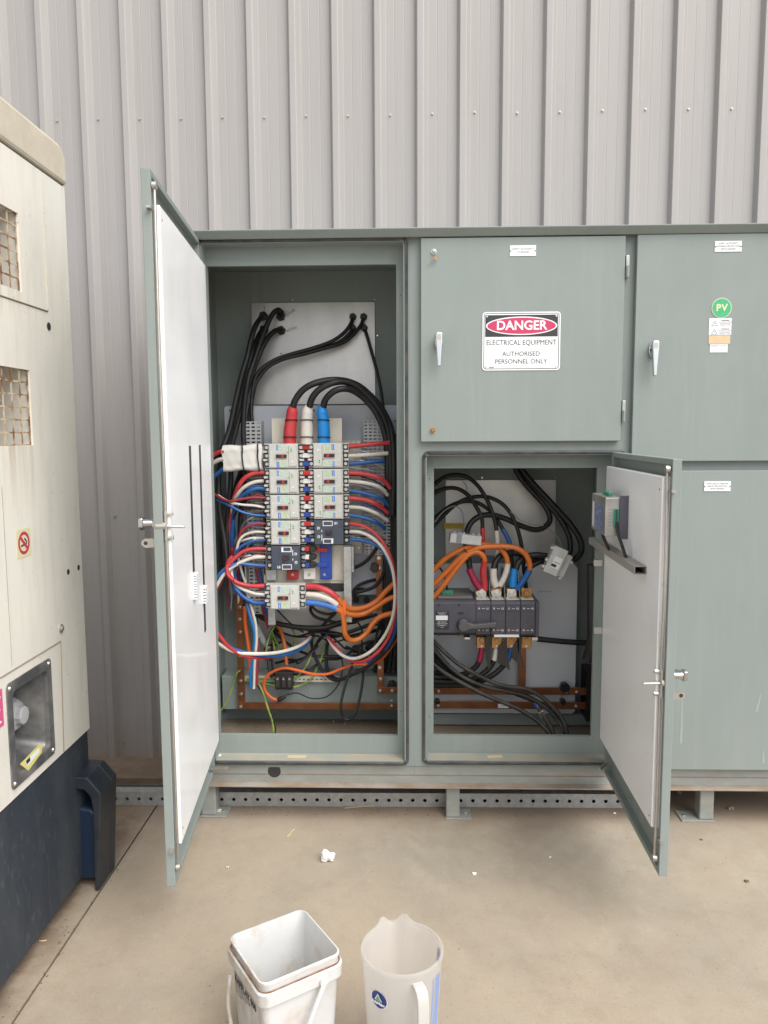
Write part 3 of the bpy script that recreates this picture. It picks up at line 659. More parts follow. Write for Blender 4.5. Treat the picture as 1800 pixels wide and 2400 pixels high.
# ---- closed doors
def closed(name, x0, x1, z0, z1):
    d = leaf(name, x0, -.029, 0, x1-x0, z0, z1, 1, t=.024); return d
d1 = closed('closed_door', .057, .803, 1.505, 2.249)
d2 = closed('closed_door', .846, 1.70, 1.428, 2.252)
d3 = closed('closed_door', .846, 1.70, .224, 1.392)
def lever_handle(door, x0, px, py, tip):
    q = P(px, py, -.03); x = q.x-x0; t = P(px, tip, -.06); L_ = q.z-t.z
    h = MB().prism(ellipse(x, q.z-.008, .015, .030, 20), 'xz', -.0005, -.010).build('handle', M_CHROME, door, bevel=.003)
    MB().cyl((x, -.010, q.z), (0, -1, 0), .010, .022, 14).build('handle_shaft', M_CHROME, h, smooth=True)
    pl = [(x-.013, q.z+.016), (x-.008, q.z+.021), (x+.008, q.z+.021), (x+.013, q.z+.016), (x+.012, q.z-.010), (x+.007, q.z-L_+.02), (x+.006, q.z-L_), (x-.006, q.z-L_), (x-.007, q.z-L_+.02), (x-.012, q.z-.010)]
    lv_ = MB().prism(pl, 'xz', -.030, -.044).build('lever', M_CHROME, h, bevel=.004)
    MB().prism(rrect(x-.007, x+.007, q.z-.006, q.z+.012, .003, 3), 'xz', -.0435, -.0448).build('lock_face', M_DULL, h)
lever_handle(d1, .057, 1028, 795, 859); lever_handle(d2, .846, 1529, 815, 882)
for px, py in ((1017, 590), (1014, 1009)):
    q = P(px, py, -.03); k_ = MB().cyl((q.x-.057, 0, q.z), (0, -1, 0), .010, .004, 14).cyl((q.x-.057, -.004, q.z), (0, -1, 0), .008, .007, 12, .004).build('door_stud', M_BRASS if py > 900 else M_STEEL, d1, smooth=True)
q = P(1017, 590, -.03); sx_ = q.x-.057
se = MB().tube(spline([(sx_, -.012, q.z), (sx_+.006, -.016, q.z-.012), (sx_+.004, -.014, q.z-.024), (sx_-.010, -.010, q.z-.036), (sx_-.024, -.008, q.z-.048)]), .0011, 5).build('seal_wire', M_DULL, d1)
MB().prism(ellipse(sx_+.006, q.z-.026, .006, .008, 12), 'xz', -.012, -.017).build('seal_tag', M_BRASS, se)
for xs_, z0, z1 in ((.806, 2.100, 2.180), (.806, 1.575, 1.655)):
    h_ = MB().box(xs_, xs_+.013, -.030, -.004, z0, z1).build('hinge', M_GALV, board, bevel=.002)
    MB().cyl((xs_+.006, -.033, z0+.002), (0, 0, 1), .005, (z1-z0)*.5, 10).build('hinge_pin', M_PAINT, h_, smooth=True)

M_DRIP = mat('dried_run', (.31, .345, .32), .5)
for (xa, ya, xb, yb_) in ((1600, 1622, 1596, 1742), (1783, 1628, 1774, 1668), (1790, 1760, 1789, 1790)):
    a_ = P(xa, ya, -.0293); b_ = P(xb, yb_, -.0293); xo = .846
    MB().add([(a_.x-xo-.0018, -.0005, a_.z), (a_.x-xo+.0018, -.0005, a_.z), (b_.x-xo+.0045, -.0005, b_.z+.006), (b_.x-xo+.003, -.0005, b_.z), (b_.x-xo-.003, -.0005, b_.z), (b_.x-xo-.0045, -.0005, b_.z+.006)], [(0, 1, 2, 3, 4, 5)]).build('dried_run', M_DRIP, d3)
# ---- signs and labels on the doors (front of the closed doors is y = -.029)
YF = -.0295
def plate(name, x0, x1, z0, z1, m, t=.0015, r=.002, y=YF, par=None): return MB().prism(rrect(x0, x1, z0, z1, r, 4), 'xz', y, y-t).build(name, m, par)
def prect(x0, y0, x1, y1, y=YF): return rect('p', x0, y0, x1, y1, y)
x0, x1, z0, z1 = prect(1130.5, 731, 1313, 868)
dg = plate('danger_sign', x0, x1, z0, z1, M_PRINTW, .0016, .012)
tag(dg, 'rectangular white danger sign with black header and red oval, DANGER lettering', 'sign')
yb = YF-.0017; W_, H_ = x1-x0, z1-z0; xc = (x0+x1)/2
def outline(a, b, c_, d, r, t, y, name, m, par):
    o1, o2 = rrect(a, b, c_, d, r, 5), rrect(a+t, b-t, c_+t, d-t, max(r-t, .001), 5); n = len(o1)
    return MB().add([(p[0], y, p[1]) for p in o1+o2], [(i, (i+1) % n, n+(i+1) % n, n+i) for i in range(n)]).build(name, m, par)
outline(x0+.0045, x1-.0045, z0+.0045, z1-.0045, .009, .0026, yb, 'border_line', M_PRINTK, dg)
plate('black_header', x0+.010, x1-.010, z1-.090, z1-.011, M_PRINTK, .0004, .001, yb, dg)
MB().prism(ellipse(xc, z1-.0505, .131, .0335, 48), 'xz', yb-.0005, yb-.0009).build('white_oval', M_PRINTW, dg)
MB().prism(ellipse(xc, z1-.0505, .126, .0293, 48), 'xz', yb-.001, yb-.0014).build('red_oval', M_SIGNRED, dg)
text('danger_lettering', 'DANGER', .046, (xc, yb-.0018, z1-.0505), M_PRINTW, dg, bold=.0011, sx=1.0)
text('lettering', 'ELECTRICAL EQUIPMENT', .0265, (xc, yb-.0002, z0+.101), M_PRINTK, dg, sx=.87)
text('lettering', 'AUTHORISED', .0230, (xc, yb-.0002, z0+.060), M_PRINTK, dg)
text('lettering', 'PERSONNEL ONLY', .0230, (xc, yb-.0002, z0+.032), M_PRINTK, dg)
text('maker_mark', 'BRADY', .006, (x0+.036, yb-.0002, z0+.0115), M_PRINTK, dg, bold=.0002)
for xx, zz_ in ((x0+.014, z0+.014), (x1-.014, z0+.014), (x0+.016, z1-.016), (x1-.016, z1-.016)):
    MB().cyl((xx, yb-.0005, zz_), (0, -1, 0), .0034, .0015, 10).build('rivet', M_STEEL, dg, smooth=True)
def label_plate(r4, lines, lab, size):
    x0, x1, z0, z1 = prect(*r4); o = plate('engraved_label', x0, x1, z0, z1, M_PRINTW, .0018, .0008); tag(o, lab, 'label plate', 'engraved plates on the doors')
    n = len(lines); xc = (x0+x1)/2; zc = (z0+z1)/2
    for i, l in enumerate(lines): text('lettering', l, size, (xc, YF-.0021, zc+((n-1)/2-i)*size*1.12), M_PRINTG, o, sx=.86)
    for xx in (x0+.003, x1-.003): MB().cyl((xx, YF-.0018, zc-.001), (0, -1, 0), .0026, .0012, 8).build('rivet', M_SCREWD, o)
label_plate((1195, 575, 1256, 600), ['SUPPLY AUTHORITY', 'CTS BEHIND'], 'white engraved plate at the top of the door with the danger sign', .0100)
label_plate((1675, 565, 1738, 590), ['SUPPLY AUTHORITY', 'METERING PROTECTION', 'DEVICE BEHIND'], 'white engraved plate on the door above the green PV sticker', .0088)
label_plate((1650, 1128, 1712, 1151), ['MAIN CIRCUIT BREAKER', 'SERVICE PROTECTION', 'DEVICE BEHIND'], 'white engraved plate on the lowest closed door, beside the small open door', .0085)
c_ = P(1691, 722, YF); pv = MB().cyl((c_.x, YF, c_.z), (0, -1, 0), .0365, .0014, 40).build('round_sticker', mat('pv_rim', (.50, .58, .38), .5)); tag(pv, 'round green sticker reading PV', 'sticker')
MB().cyl((c_.x, YF-.0014, c_.z), (0, -1, 0), .0335, .0005, 40).build('green_disc', M_PVG, pv); text('lettering', 'PV', .034, (c_.x, YF-.0023, c_.z), M_SCREAM, pv, bold=.0011, space=1.15)
x0, x1, z0, z1 = prect(1661.5, 746, 1714, 785); wsn = plate('warning_sticker', x0, x1, z0, z1, M_PRINTW, .0012, .001); tag(wsn, 'white warning sticker with two triangles below the PV sticker', 'sticker')
for i, zc in enumerate((z1-.018, z1-.049)):
    xt = x0+.020; s_ = .0125
    tr = [(xt-s_, zc-.009), (xt+s_, zc-.009), (xt, zc+.011)]; ti = [(xt-s_*.72, zc-.0072), (xt+s_*.72, zc-.0072), (xt, zc+.0072)]
    MB().add([(p[0], YF-.0014, p[1]) for p in tr+ti], [(a, (a+1) % 3, 3+(a+1) % 3, 3+a) for a in range(3)]).build('triangle', M_PRINTG, wsn)
    MB().prism([(xt+.001, zc+.004), (xt-.003, zc-.001), (xt, zc-.001), (xt-.001, zc-.006), (xt+.003, zc), (xt, zc)], 'xz', YF-.0013, YF-.0015).build('bolt_symbol', M_PRINTG, wsn)
    text('lettering', 'WARNING', .0062, (x0+.058, YF-.0014, zc+.010), M_PRINTK, wsn, bold=.0001)
    for j, l in enumerate(('ISOLATE ALL POWER', 'SUPPLIES BEFORE', 'OPENING COVER')): text('lettering', l, .0052, (x0+.058, YF-.0014, zc+.0042-j*.0056), M_PRINTG, wsn)
MB().box(x0+.003, x1-.003, YF-.0014, YF-.0012, (z0+z1)/2-.0003, (z0+z1)/2+.0003).build('rule_line', M_PRINTG, wsn)
x0, x1, z0, z1 = prect(1660.5, 786, 1711, 806); o = plate('faded_sticker', x0, x1, z0, z1, M_PEACH, .0013, .001); tag(o, 'faded peach sticker between the two white stickers under PV', 'sticker')
x0, x1, z0, z1 = prect(1663.5, 807, 1705, 826); o = plate('location_sticker', x0, x1, z0, z1, M_PRINTW, .0012, .001); tag(o, 'small white sticker, lowest in the column under PV', 'sticker')
text('lettering', 'INVERTER LOCATION', .0066, ((x0+x1)/2, YF-.0014, z1-.006), M_PRINTG, o, sx=.9)

# ================================================================== INSIDE THE TALL COMPARTMENT
YBK = YB-.0045                                           # face of the back panel
def bplate(reg, r4, d, t, name, m, par=board, bev=0, rr=.004):
    x0, x1, z0, z1 = rect(reg, *r4, d); return MB().prism(rrect(x0, x1, z0, z1, rr, 3), 'xz', d, d+t).build(name, m, par, bevel=bev)
gl = bplate('A', (386, 378, 1378, 1200), YBK-.006, .004, 'gland_plate', M_STEELP)
def gland(reg, x, y, r, par, d):
    q = Q(reg, x, y, d); g_ = MB().cyl(q, (0, -1, 0), r, .018, 6).cyl((q.x, q.y-.018, q.z), (0, -1, 0), r*.82, .016, 12, r*.7).build('cable_gland', M_BLACK, par, bevel=.001); return q
for x, y in ((478, 488), (482, 600), (616, 492), (620, 605)): gland('A', x, y, .021, gl, YBK-.006)
for x, y in ((1200, 495), (1287, 495), (1198, 585), (1292, 585)): gland('A', x, y, .017, gl, YBK-.006)
for x, y in ((375, 357), (710, 355), (1375, 352), (1398, 645), (618, 792)):
    q = Q('A', x, y, YBK-.006); MB().cyl(q, (0, -1, 0), .0035, .003, 8).build('plate_screw', M_STEEL if y != 792 else M_PRINTK, gl)
sc_ = Q('A', 690, 455, YBK-.0105)
for body, x, y, sz, rz in (('blue', 690, 455, .030, .6), ('white', 700, 592, .024, .35), ('y', 482, 412, .028, .2)):
    q = Q('A', x, y, YBK-.0068); text('marker_scrawl', body, sz, q, M_PRINTG, gl, rot=(math.pi/2, -rz, 0), ext=.0001)
YP = .50
mp = bplate('A', (178, 1212, 1560, 2742), YP, .003, 'mounting_plate', M_BACKP, rr=.012)
for x, y in ((207, 1252), (885, 1250), (1545, 1335)): q = Q('A', x, y, YP); MB().cyl(q, (0, -1, 0), .006, .004, 8).build('plate_screw', M_SCREWD, mp)
# slotted cable ducts standing on the plate
def duct(name, reg, r4, rows, cols, lab):
    x0, x1, z0, z1 = rect(reg, *r4, YP-.07); dx = (x1-x0)/cols; dz = (z1-z0)/rows
    xs_ = [x0]; 
    for i in range(cols): xs_ += [x0+i*dx+dx*.18, x0+i*dx+dx*.82]
    xs_.append(x1); zs_ = [z0]
    for j in range(rows): zs_ += [z0+j*dz+dz*.28, z0+j*dz+dz*.72]
    zs_.append(z1)
    o = MB().gridplate(xs_, zs_, lambda i, j: i % 2 == 1 and j % 2 == 1, YP-.07, YP-.0685).build(name, M_DUCT); tag(o, lab, 'cable duct', 'slotted ducts behind the breakers')
    for xa in (x0, x1-.002): MB().box(xa, xa+.002, YP-.0685, YP-.001, z0, z1).build('duct_side', M_DUCT, o)
    return o
M_DUCT = mat('duct_grey', (.40, .40, .40), .5)
M_VOIDD = mat('duct_inside', (.05, .05, .05), .8)
duct('slotted_cable_duct', 'A', (345, 1340, 472, 2900), 52, 3, 'grey slotted cable duct to the left of the breakers')
duct('slotted_cable_duct', 'A', (1290, 1330, 1510, 2420), 40, 6, 'grey slotted cable duct to the right of the breakers')
nb = bplate('B', (1120, 110, 1270, 1030), YP-.012, .010, 'neutral_link', M_CREAMB, None); tag(nb, 'pale neutral link strip behind the wires right of the breakers', 'terminal strip')
for j in range(11):
    for xx in (1165, 1205, 1248):
        q = Q('B', xx, 130+j*85, YP-.012); MB().cyl(q, (0, -1, 0), .005, .004, 8).build('link_screw', M_STEEL, nb)
# lower gland sheet, rails and floor-level tray
lg_ = bplate('C', (436, 300, 1440, 872), YBK-.006, .004, 'lower_gland_plate', M_STEELP)
for x, y in ((1225, 262), (1310, 262)): q = Q('C', x, y, YBK-.006); MB().cyl(q, (0, -1, 0), .0155, .001, 20).build('knockout', M_PRINTK, lg_)
for x, y in ((868, 520), (985, 520), (570, 505), (1220, 655), (1215, 760), (1330, 640)): gland('C', x, y, .019, lg_, YBK-.006)
x0, x1, z0, z1 = rect('C', 142, 882, 1700, 1152, .47)
MB().box(x0, .028, .47, .595, z0, z1).build('rear_tray', M_PAINT, board, bevel=.002)
x0, x1, z0, z1 = rect('C', 325, 882, 1092, 925, .46)
dr = MB().gridplate([x0+i*(x1-x0)/44 for i in range(45)], [z0, z0+(z1-z0)*.38, z0+(z1-z0)*.62, z1], lambda i, j: j == 1 and i % 2 == 1, .455, .4685).build('mounting_rail', M_CREAMB); tag(dr, 'pale slotted mounting rail across the bottom of the tall compartment', 'rail')

# ---- breaker chassis
CHY = .375                                               # back of the breakers
ch = empty('breaker_chassis', (-.42, CHY, 1.2)); tag(ch, 'cream and steel breaker chassis with coloured phase bars', 'chassis')
def chp(mb, name, m, bev=0.0, smooth=False):
    mb.v = [(v[0]+.42, v[1]-CHY, v[2]-1.2) for v in mb.v]; return mb.build(name, m, ch, smooth, bev)
def chbox(reg, r4, d, t, name, m, bev=0.0):
    x0, x1, z0, z1 = rect(reg, *r4, d); return chp(MB().box(x0, x1, d, d+t, z0, z1), name, m, bev)
chbox('A', (545, 1315, 1112, 1700), CHY+.012, .012, 'top_board', M_CREAMB)
chbox('B', (490, 960, 1180, 1245), CHY+.012, .03, 'lower_board', M_CREAMB)
chbox('C', (820, 128, 1115, 195), CHY+.010, .002, 'window', M_PRINTK)
chbox('C', (800, 195, 1130, 300), CHY+.012, .02, 'lower_board', M_CREAMB)
chbox('C', (480, 60, 1130, 127), CHY+.016, .03, 'cross_board', M_CREAMB)
chbox('B', (1128, 975, 1188, 1585), CHY-.045, .03, 'steel_angle', M_GALV, .001)
chbox('B', (1188, 975, 1206, 1180), CHY-.030, .05, 'steel_angle', M_GALV, .001)
chbox('C', (513, 325, 571, 466), CHY-.02, .02, 'steel_angle', M_GALV, .001)
chbox('C', (500, 20, 578, 105), CHY-.010, .02, 'steel_angle', M_GALV, .001)
chbox('B', (933, 955, 1030, 1238), CHY-.012, .006, 'blue_bar', M_BUSB, .003)
chbox('B', (800, 1145, 895, 1238), CHY-.010, .006, 'white_bar', M_BUSW, .003)
chbox('B', (663, 1165, 760, 1238), CHY-.010, .006, 'red_bar', M_BUSR, .003)
for x, y in ((846, 1197), (712, 1198), (970, 1198)):
    q = Q('B', x, y, CHY-.0105); chp(MB().cyl(q, (0, -1, 0), .006, .003, 12), 'bar_bolt', M_DULL)
for y, m in ((983, M_BUSR), (1105, M_BUSB)):
    x0, x1, z0, z1 = rect('B', 905, y, 995, y+34, CHY-.02); chp(MB().box(x0, x1, CHY-.02, CHY-.012, z0, z1), 'bar_tab', m, .002)

# ---- circuit breakers
BW, BH = .0855, .0528
def disc(x, z, r, y, h, n=12): return MB().cyl((x, y, z), (0, -1, 0), r, h, n)
def bxm(x0, x1, y0, y1, z0, z1): return MB().box(x0, x1, y0, y1, z0, z1)
PZ_ = (.0355, .0002, -.0350)
def breaker_proto(dark):
    body, cover = (M_BRKD, M_BRKD) if dark else (M_BRK, M_BRK)
    p = [('body', bxm(-.0625, .0625, -.060, 0, -BH+.0004, BH-.0004).mesh('body'), body, .002),
         ('body_wing', bxm(-BW, -.0625, -.030, 0, -BH+.0008, BH-.0008).mesh('body_wing'), body, .001),
         ('body_wing', bxm(.0625, BW, -.030, 0, -BH+.0008, BH-.0008).mesh('body_wing'), body, .001)]
    for s in (-1, 1):
        for z in PZ_:
            a, b = sorted((s*.0635, s*(BW-.002)))
            p.append(('terminal', bxm(a, b, -.034, -.0301, z-.0118, z+.0118).mesh('terminal'), M_DARK, 0))
            p.append(('terminal_screw', MB().cyl((s*.0735, -.034, z), (0, -1, 0), .0074, .006, 12).cyl((s*.0735, -.040, z), (0, -1, 0), .0045, .0015, 6).mesh('terminal_screw', True), M_STEEL, 0))
        for z in (.0180, -.0176):
            a, b = sorted((s*.063, s*(BW+.0015)))
            p.append(('pole_wall', bxm(a, b, -.052, -.0302, z-.0042, z+.0042).mesh('pole_wall'), body, .0008))
            p.append(('fixing_hole', MB().cyl((s*.0665, -.0521, z), (0, -1, 0), .0034, .0006, 10).mesh('fixing_hole'), M_PRINTK, 0))
    if dark:
        p += [('escutcheon', bxm(-.014, .016, -.0635, -.060, -.009, .014).mesh('escutcheon'), mat('slate_inner', (.03, .034, .046), .4), .001),
              ('toggle', bxm(-.008, .008, -.076, -.0635, -.0075, .003).mesh('toggle'), mat('toggle_dark_red', (.09, .015, .018), .4), .0015),
              ('rating_label', bxm(-.018, .026, -.0606, -.060, .026, .048).mesh('rating_label'), M_PRINTW, 0),
              ('rating_print', bxm(-.009, .022, -.0609, -.0606, .030, .046).mesh('rating_print'), M_BRKD, 0),
              ('info_label', bxm(-.016, .026, -.0606, -.060, -.050, -.028).mesh('info_label'), M_PRINTW, 0),
              ('info_print', bxm(-.013, .023, -.0609, -.0606, -.047, -.031).mesh('info_print'), M_BRKD, 0),
              ('trip_panel', bxm(.034, .056, -.0615, -.060, -.036, .049).mesh('trip_panel'), mat('slate_panel', (.068, .078, .10), .45), 0),
              ('trip_dial', disc(.044, .018, .006, -.0615, .001, 16).mesh('trip_dial'), M_PRINTW, 0), ('trip_dial', disc(.045, -.019, .006, -.0615, .001, 16).mesh('trip_dial'), M_PRINTW, 0),
              ('dial_slot', disc(.044, .018, .0032, -.0625, .0006, 10).mesh('dial_slot'), M_BRKD, 0), ('dial_slot', disc(.045, -.019, .0032, -.0625, .0006, 10).mesh('dial_slot'), M_BRKD, 0),
              ('stripe', bxm(.0295, .0325, -.0606, -.060, .010, .036).mesh('stripe'), M_PRINTW, 0), ('stripe', bxm(.0295, .0325, -.0606, -.060, -.011, -.002).mesh('stripe'), M_PRINTW, 0)]
    else:
        p += [('cover', bxm(-.058, .0235, -.0645, -.060, -.0475, .0475).mesh('cover'), cover, .0012),
              ('accessory_cover', bxm(.0245, .0590, -.0670, -.060, -.0440, .0440).mesh('accessory_cover'), cover, .0015),
              ('toggle_slot', bxm(-.032, .0200, -.0655, -.0645, -.0140, .0150).mesh('toggle_slot'), mat('breaker_grey_slot', (.50, .49, .455), .5), .001),
              ('toggle', bxm(-.0285, .0165, -.073, -.0655, -.0075, .0070).mesh('toggle'), M_TOGGLE, .002),
              ('toggle_mark', bxm(-.006, .004, -.0736, -.073, -.0050, .0050).mesh('toggle_mark'), M_TRED, 0),
              ('logo_strip', bxm(-.0285, -.0205, -.0651, -.0645, .0250, .0480).mesh('logo_strip'), M_LBLUEP, 0),
              ('logo_strip', bxm(-.0275, -.0165, -.0651, -.0645, -.0470, -.0235).mesh('logo_strip'), M_LBLUEP, 0),
              ('logo_print', bxm(-.0252, -.0238, -.0654, -.0651, .0275, .0455).mesh('logo_print'), M_PRINTW, 0),
              ('logo_print', bxm(-.0228, -.0212, -.0654, -.0651, -.0445, -.0260).mesh('logo_print'), M_PRINTW, 0),
              ('rating_label', bxm(-.0195, .0170, -.0651, -.0645, .0220, .0470).mesh('rating_label'), M_LBL, 0),
              ('rating_label', bxm(-.0150, .0190, -.0651, -.0645, -.0470, -.0220).mesh('rating_label'), M_LBL, 0),
              ('rating_mark', MB().cyl((-.001, -.0651, -.031), (0, -1, 0), .0062, .0003, 7).mesh('rating_mark'), M_YEL, 0),
              ('type_label', bxm(.0275, .0435, -.0676, -.0670, .0130, .0370).mesh('type_label'), M_LBL, 0),
              ('type_mark', disc(.0355, .029, .0030, -.0676, .0004).mesh('type_mark'), M_PCBG, 0), ('type_mark', disc(.0355, .020, .0030, -.0676, .0004).mesh('type_mark'), M_PCBG, 0),
              ('trip_button', disc(.040, -.0235, .0040, -.0670, .002).mesh('trip_button'), M_PRINTW, 0),
              ('red_tab', bxm(.0165, .0225, -.0658, -.0645, .0150, .0180).mesh('red_tab'), M_TRED, 0)]
        for dx in (-.046, -.046):
            pass
        p.append(('cover_window', bxm(-.0525, -.0455, -.0648, -.0645, .013, .020).mesh('cover_window'), mat('cover_plug', (.62, .615, .57), .5), 0))
        p.append(('cover_window', bxm(-.0525, -.0455, -.0648, -.0645, -.021, -.014).mesh('cover_window'), mat('cover_plug', (.62, .615, .57), .5), 0))
    bar = []
    for s in (-1, 1):
        for z in (.0180, -.0176): bar.append((s, MB().box(*sorted((s*.076, s*.135)), -.028, -.004, z-.0008, z+.0008).mesh('phase_barrier')))
    return p, bar
PROTO = {False: breaker_proto(False), True: breaker_proto(True)}
M_BARR = mat('barrier_board', (.22, .20, .17), .6)
def breaker(px, py, dark, flip, lab, barriers=(-1, 1), dy=0.0, grp=None):
    q = P(px, py, CHY-.06); e = empty('circuit_breaker', (q.x, CHY+dy, q.z)); tag(e, lab, 'circuit breaker', 'circuit breakers on the chassis')
    if flip: e.rotation_euler = (0, math.pi, 0)
    parts, bars = PROTO[dark]
    for n_, me, m, bv in parts: put(n_, me, m, e, bv)
    if dark: text('logo', 'LS', .014, (-.030, -.0603, -.040), M_PRINTW, e, bold=.0006)
    for s, me in bars:
        if (-s if flip else s) in barriers: put('phase_barrier', me, M_BARR, e)
    return q
bp_ = lambda x, y: (480+x*480/1659, 1000+y*480/1659)
ORD = ('top', 'second', 'third', 'fourth', 'fifth')
LB, RB = [], []
for i, (x, y) in enumerate(((634, 238), (640, 446), (646, 653), (652, 860), (655, 1064))):
    LB.append(breaker(*bp_(x, y), i == 4, False, ('slate' if i == 4 else 'grey')+' breaker, '+ORD[i]+' from the top in the left breaker column', barriers=() if i < 1 else (-1,)))
for i, (x, y) in enumerate(((997, 233), (1000, 443), (1003, 650), (1006, 857))):
    RB.append(breaker(*bp_(x, y), i == 3, True, ('slate' if i == 3 else 'grey')+' breaker, '+ORD[i]+' from the top in the right breaker column', barriers=(1,)))
LOWB = breaker(480+657*480/1659, 1330+229*480/1659, False, False, 'single grey breaker by itself below the two breaker columns', barriers=(-1,), dy=-.035)
# phase connectors between the columns
for i in range(5):
    for z, m, nm in zip(PZ_, (M_BUSR, M_BUSW, M_BUSB), ('red_connector', 'white_connector', 'blue_connector')):
        zc = (LB[i].z+(RB[i].z if i < 4 else LB[i].z))/2+z; xa, xb = LB[i].x+BW+.001, (RB[i].x-BW-.001 if i < 4 else LB[i].x+BW+.014)
        chp(MB().box(xa-.008, xb+(.008 if i < 4 else 0), CHY-.041, CHY-.003, zc-.010, zc+.010), nm, m, .003)
        if i == 4:
            zc = LB[4].z+z; pl = rrect(xb-.002, xb+.030, zc-.012, zc+.012, .011, 5); chp(MB().prism(pl, 'xz', CHY-.042, CHY-.012), 'end_cap', M_TOGGLE, .003)
    for z in (.0180, -.0176): chp(MB().box(LB[i].x+BW+.002, LB[i].x+BW+.016, CHY-.03, CHY-.001, LB[i].z+z-.007, LB[i].z+z+.007), 'connector_gap', M_DARK)

# ---- cables
def cable(name, lab, reg, pts, dep, r, m, grp=None, per=7, cat='cable'):
    n = len(pts); out = []
    for i, p in enumerate(pts):
        if len(p) == 3: d = p[2]
        else:
            t = i/(n-1)*(len(dep)-1); k_ = min(int(t), len(dep)-2); d = dep[k_]+(dep[k_+1]-dep[k_])*(t-k_)
        rg = reg; out.append(Q(rg, p[0], p[1], d))
    sp = spline(out, per)
    o = MB().tube(sp, r, 10 if r > .008 else 8).build(name, m, None, smooth=True)
    tag(o, lab, cat, grp); PATH[o.name] = (sp, per); return o
PATH = {}
def sleeve_on(c_, i0, i1, rs, m, name='sleeve'):
    sp, per = PATH[c_.name]; sp = sp[int(i0*per):int(i1*per)+1]; n_ = len(sp)
    rr = [rs[0]+(rs[-1]-rs[0])*i/max(n_-1, 1) if len(rs) < 3 else rs[min(int(i/n_*len(rs)), len(rs)-1)] for i in range(n_)]
    return MB().tube(sp, rr, 12).build(name, m, c_, smooth=True)
def sleeve(par, reg, pts, dep, rs, m, name='sleeve', n=12):
    out = []
    for i, p in enumerate(pts):
        t = i/(len(pts)-1)*(len(dep)-1); k_ = min(int(t), len(dep)-2); out.append(Q(reg, p[0], p[1], dep[k_]+(dep[k_+1]-dep[k_])*(t-k_)))
    sp = spline(out, 6); m_ = len(sp)
    rr = [rs[min(int(i/(m_-1)*(len(rs)-1)), len(rs)-2)]*(1-((i/(m_-1)*(len(rs)-1)) % 1 if i < m_-1 else 1))+rs[min(int(i/(m_-1)*(len(rs)-1))+1, len(rs)-1)]*((i/(m_-1)*(len(rs)-1)) % 1 if i < m_-1 else 1) for i in range(m_)]
    return MB().tube(sp, rr, n).build(name, m, par, smooth=True)
def tie(par, reg, x, y, d, r, nrm, name='cable_tie'):
    q = Q(reg, x, y, d); nrm = Vector(nrm).normalized(); a = nrm.orthogonal().normalized(); b = nrm.cross(a)
    return MB().tube([q+(a*math.cos(2*math.pi*i/20)+b*math.sin(2*math.pi*i/20))*r for i in range(20)], .0024, 6, closed=True).build(name, M_BLACK, par, smooth=True)
DG = YBK-.03
G1 = 'black cables from the upper gland plate'
cable('black_cable', 'black cable from the upper left gland of the steel plate, outermost', 'A', [(478, 488), (452, 505), (405, 580), (370, 700), (340, 830), (300, 960), (255, 1150), (200, 1400), (150, 1540), (70, 1680)], (DG, .45, .42, .40, .36), .0115, M_BLACK, G1)
cable('black_cable', 'black cable from the lower left gland of the steel plate', 'A', [(482, 600), (450, 625), (405, 720), (360, 870), (300, 1120), (245, 1380), (190, 1540), (140, 1650), (112, 1800), (120, 2050), (160, 2300), (180, 2500)], (DG, .46, .44, .42, .38), .0115, M_BLACK, G1)
cable('black_cable', 'black cable arching high over the second gland, marked blue', 'A', [(616, 492), (620, 455), (588, 438), (545, 478), (500, 570), (450, 700), (400, 850), (352, 1000), (322, 1200), (312, 1400), (318, 1560), (318, 1800), (300, 2000), (285, 2250), (300, 2500)], (DG, .50, .43, .42, .42), .0115, M_BLACK, G1)
cable('black_cable', 'black cable from the gland marked white', 'A', [(620, 605), (575, 605), (510, 665), (440, 800), (395, 920), (335, 1120), (268, 1350), (222, 1530), (205, 1640), (212, 1800), (190, 2050), (178, 2350), (200, 2600)], (DG, .47, .44, .42, .40), .0115, M_BLACK, G1)
G2 = 'thin black cables sweeping across the steel plate'
cable('black_cable', 'upper thin black cable sweeping from the right glands to the left', 'A', [(1200, 497), (1185, 545), (1130, 620), (1030, 690), (880, 745), (700, 795), (560, 845), (450, 925), (400, 1020), (378, 1200), (385, 1380), (402, 1540), (410, 1700)], (DG, .50, .47, .44), .0085, M_BLACK, G2)
cable('black_cable', 'middle thin black cable sweeping from the right glands to the left', 'A', [(1287, 497), (1265, 560), (1200, 640), (1110, 705), (980, 745), (800, 795), (640, 835), (520, 895), (440, 985), (398, 1080), (378, 1250), (392, 1400), (412, 1560)], (DG, .51, .48, .45), .0085, M_BLACK, G2)
cable('black_cable', 'lowest thin black cable sweeping from the right glands to the left', 'A', [(1198, 587), (1180, 620), (1110, 685), (1000, 735), (860, 775), (690, 812), (560, 865), (470, 940), (418, 1020), (385, 1150), (360, 1290), (368, 1420), (390, 1560)], (DG, .52, .49, .46), .0085, M_BLACK, G2)
cable('black_cable', 'thin black cable dropping alone down the right edge of the steel plate', 'A', [(1292, 590), (1312, 640), (1355, 790), (1398, 950), (1432, 1120), (1450, 1290), (1460, 1500), (1465, 1800)], (DG, .53, .50, .46), .0075, M_BLACK)
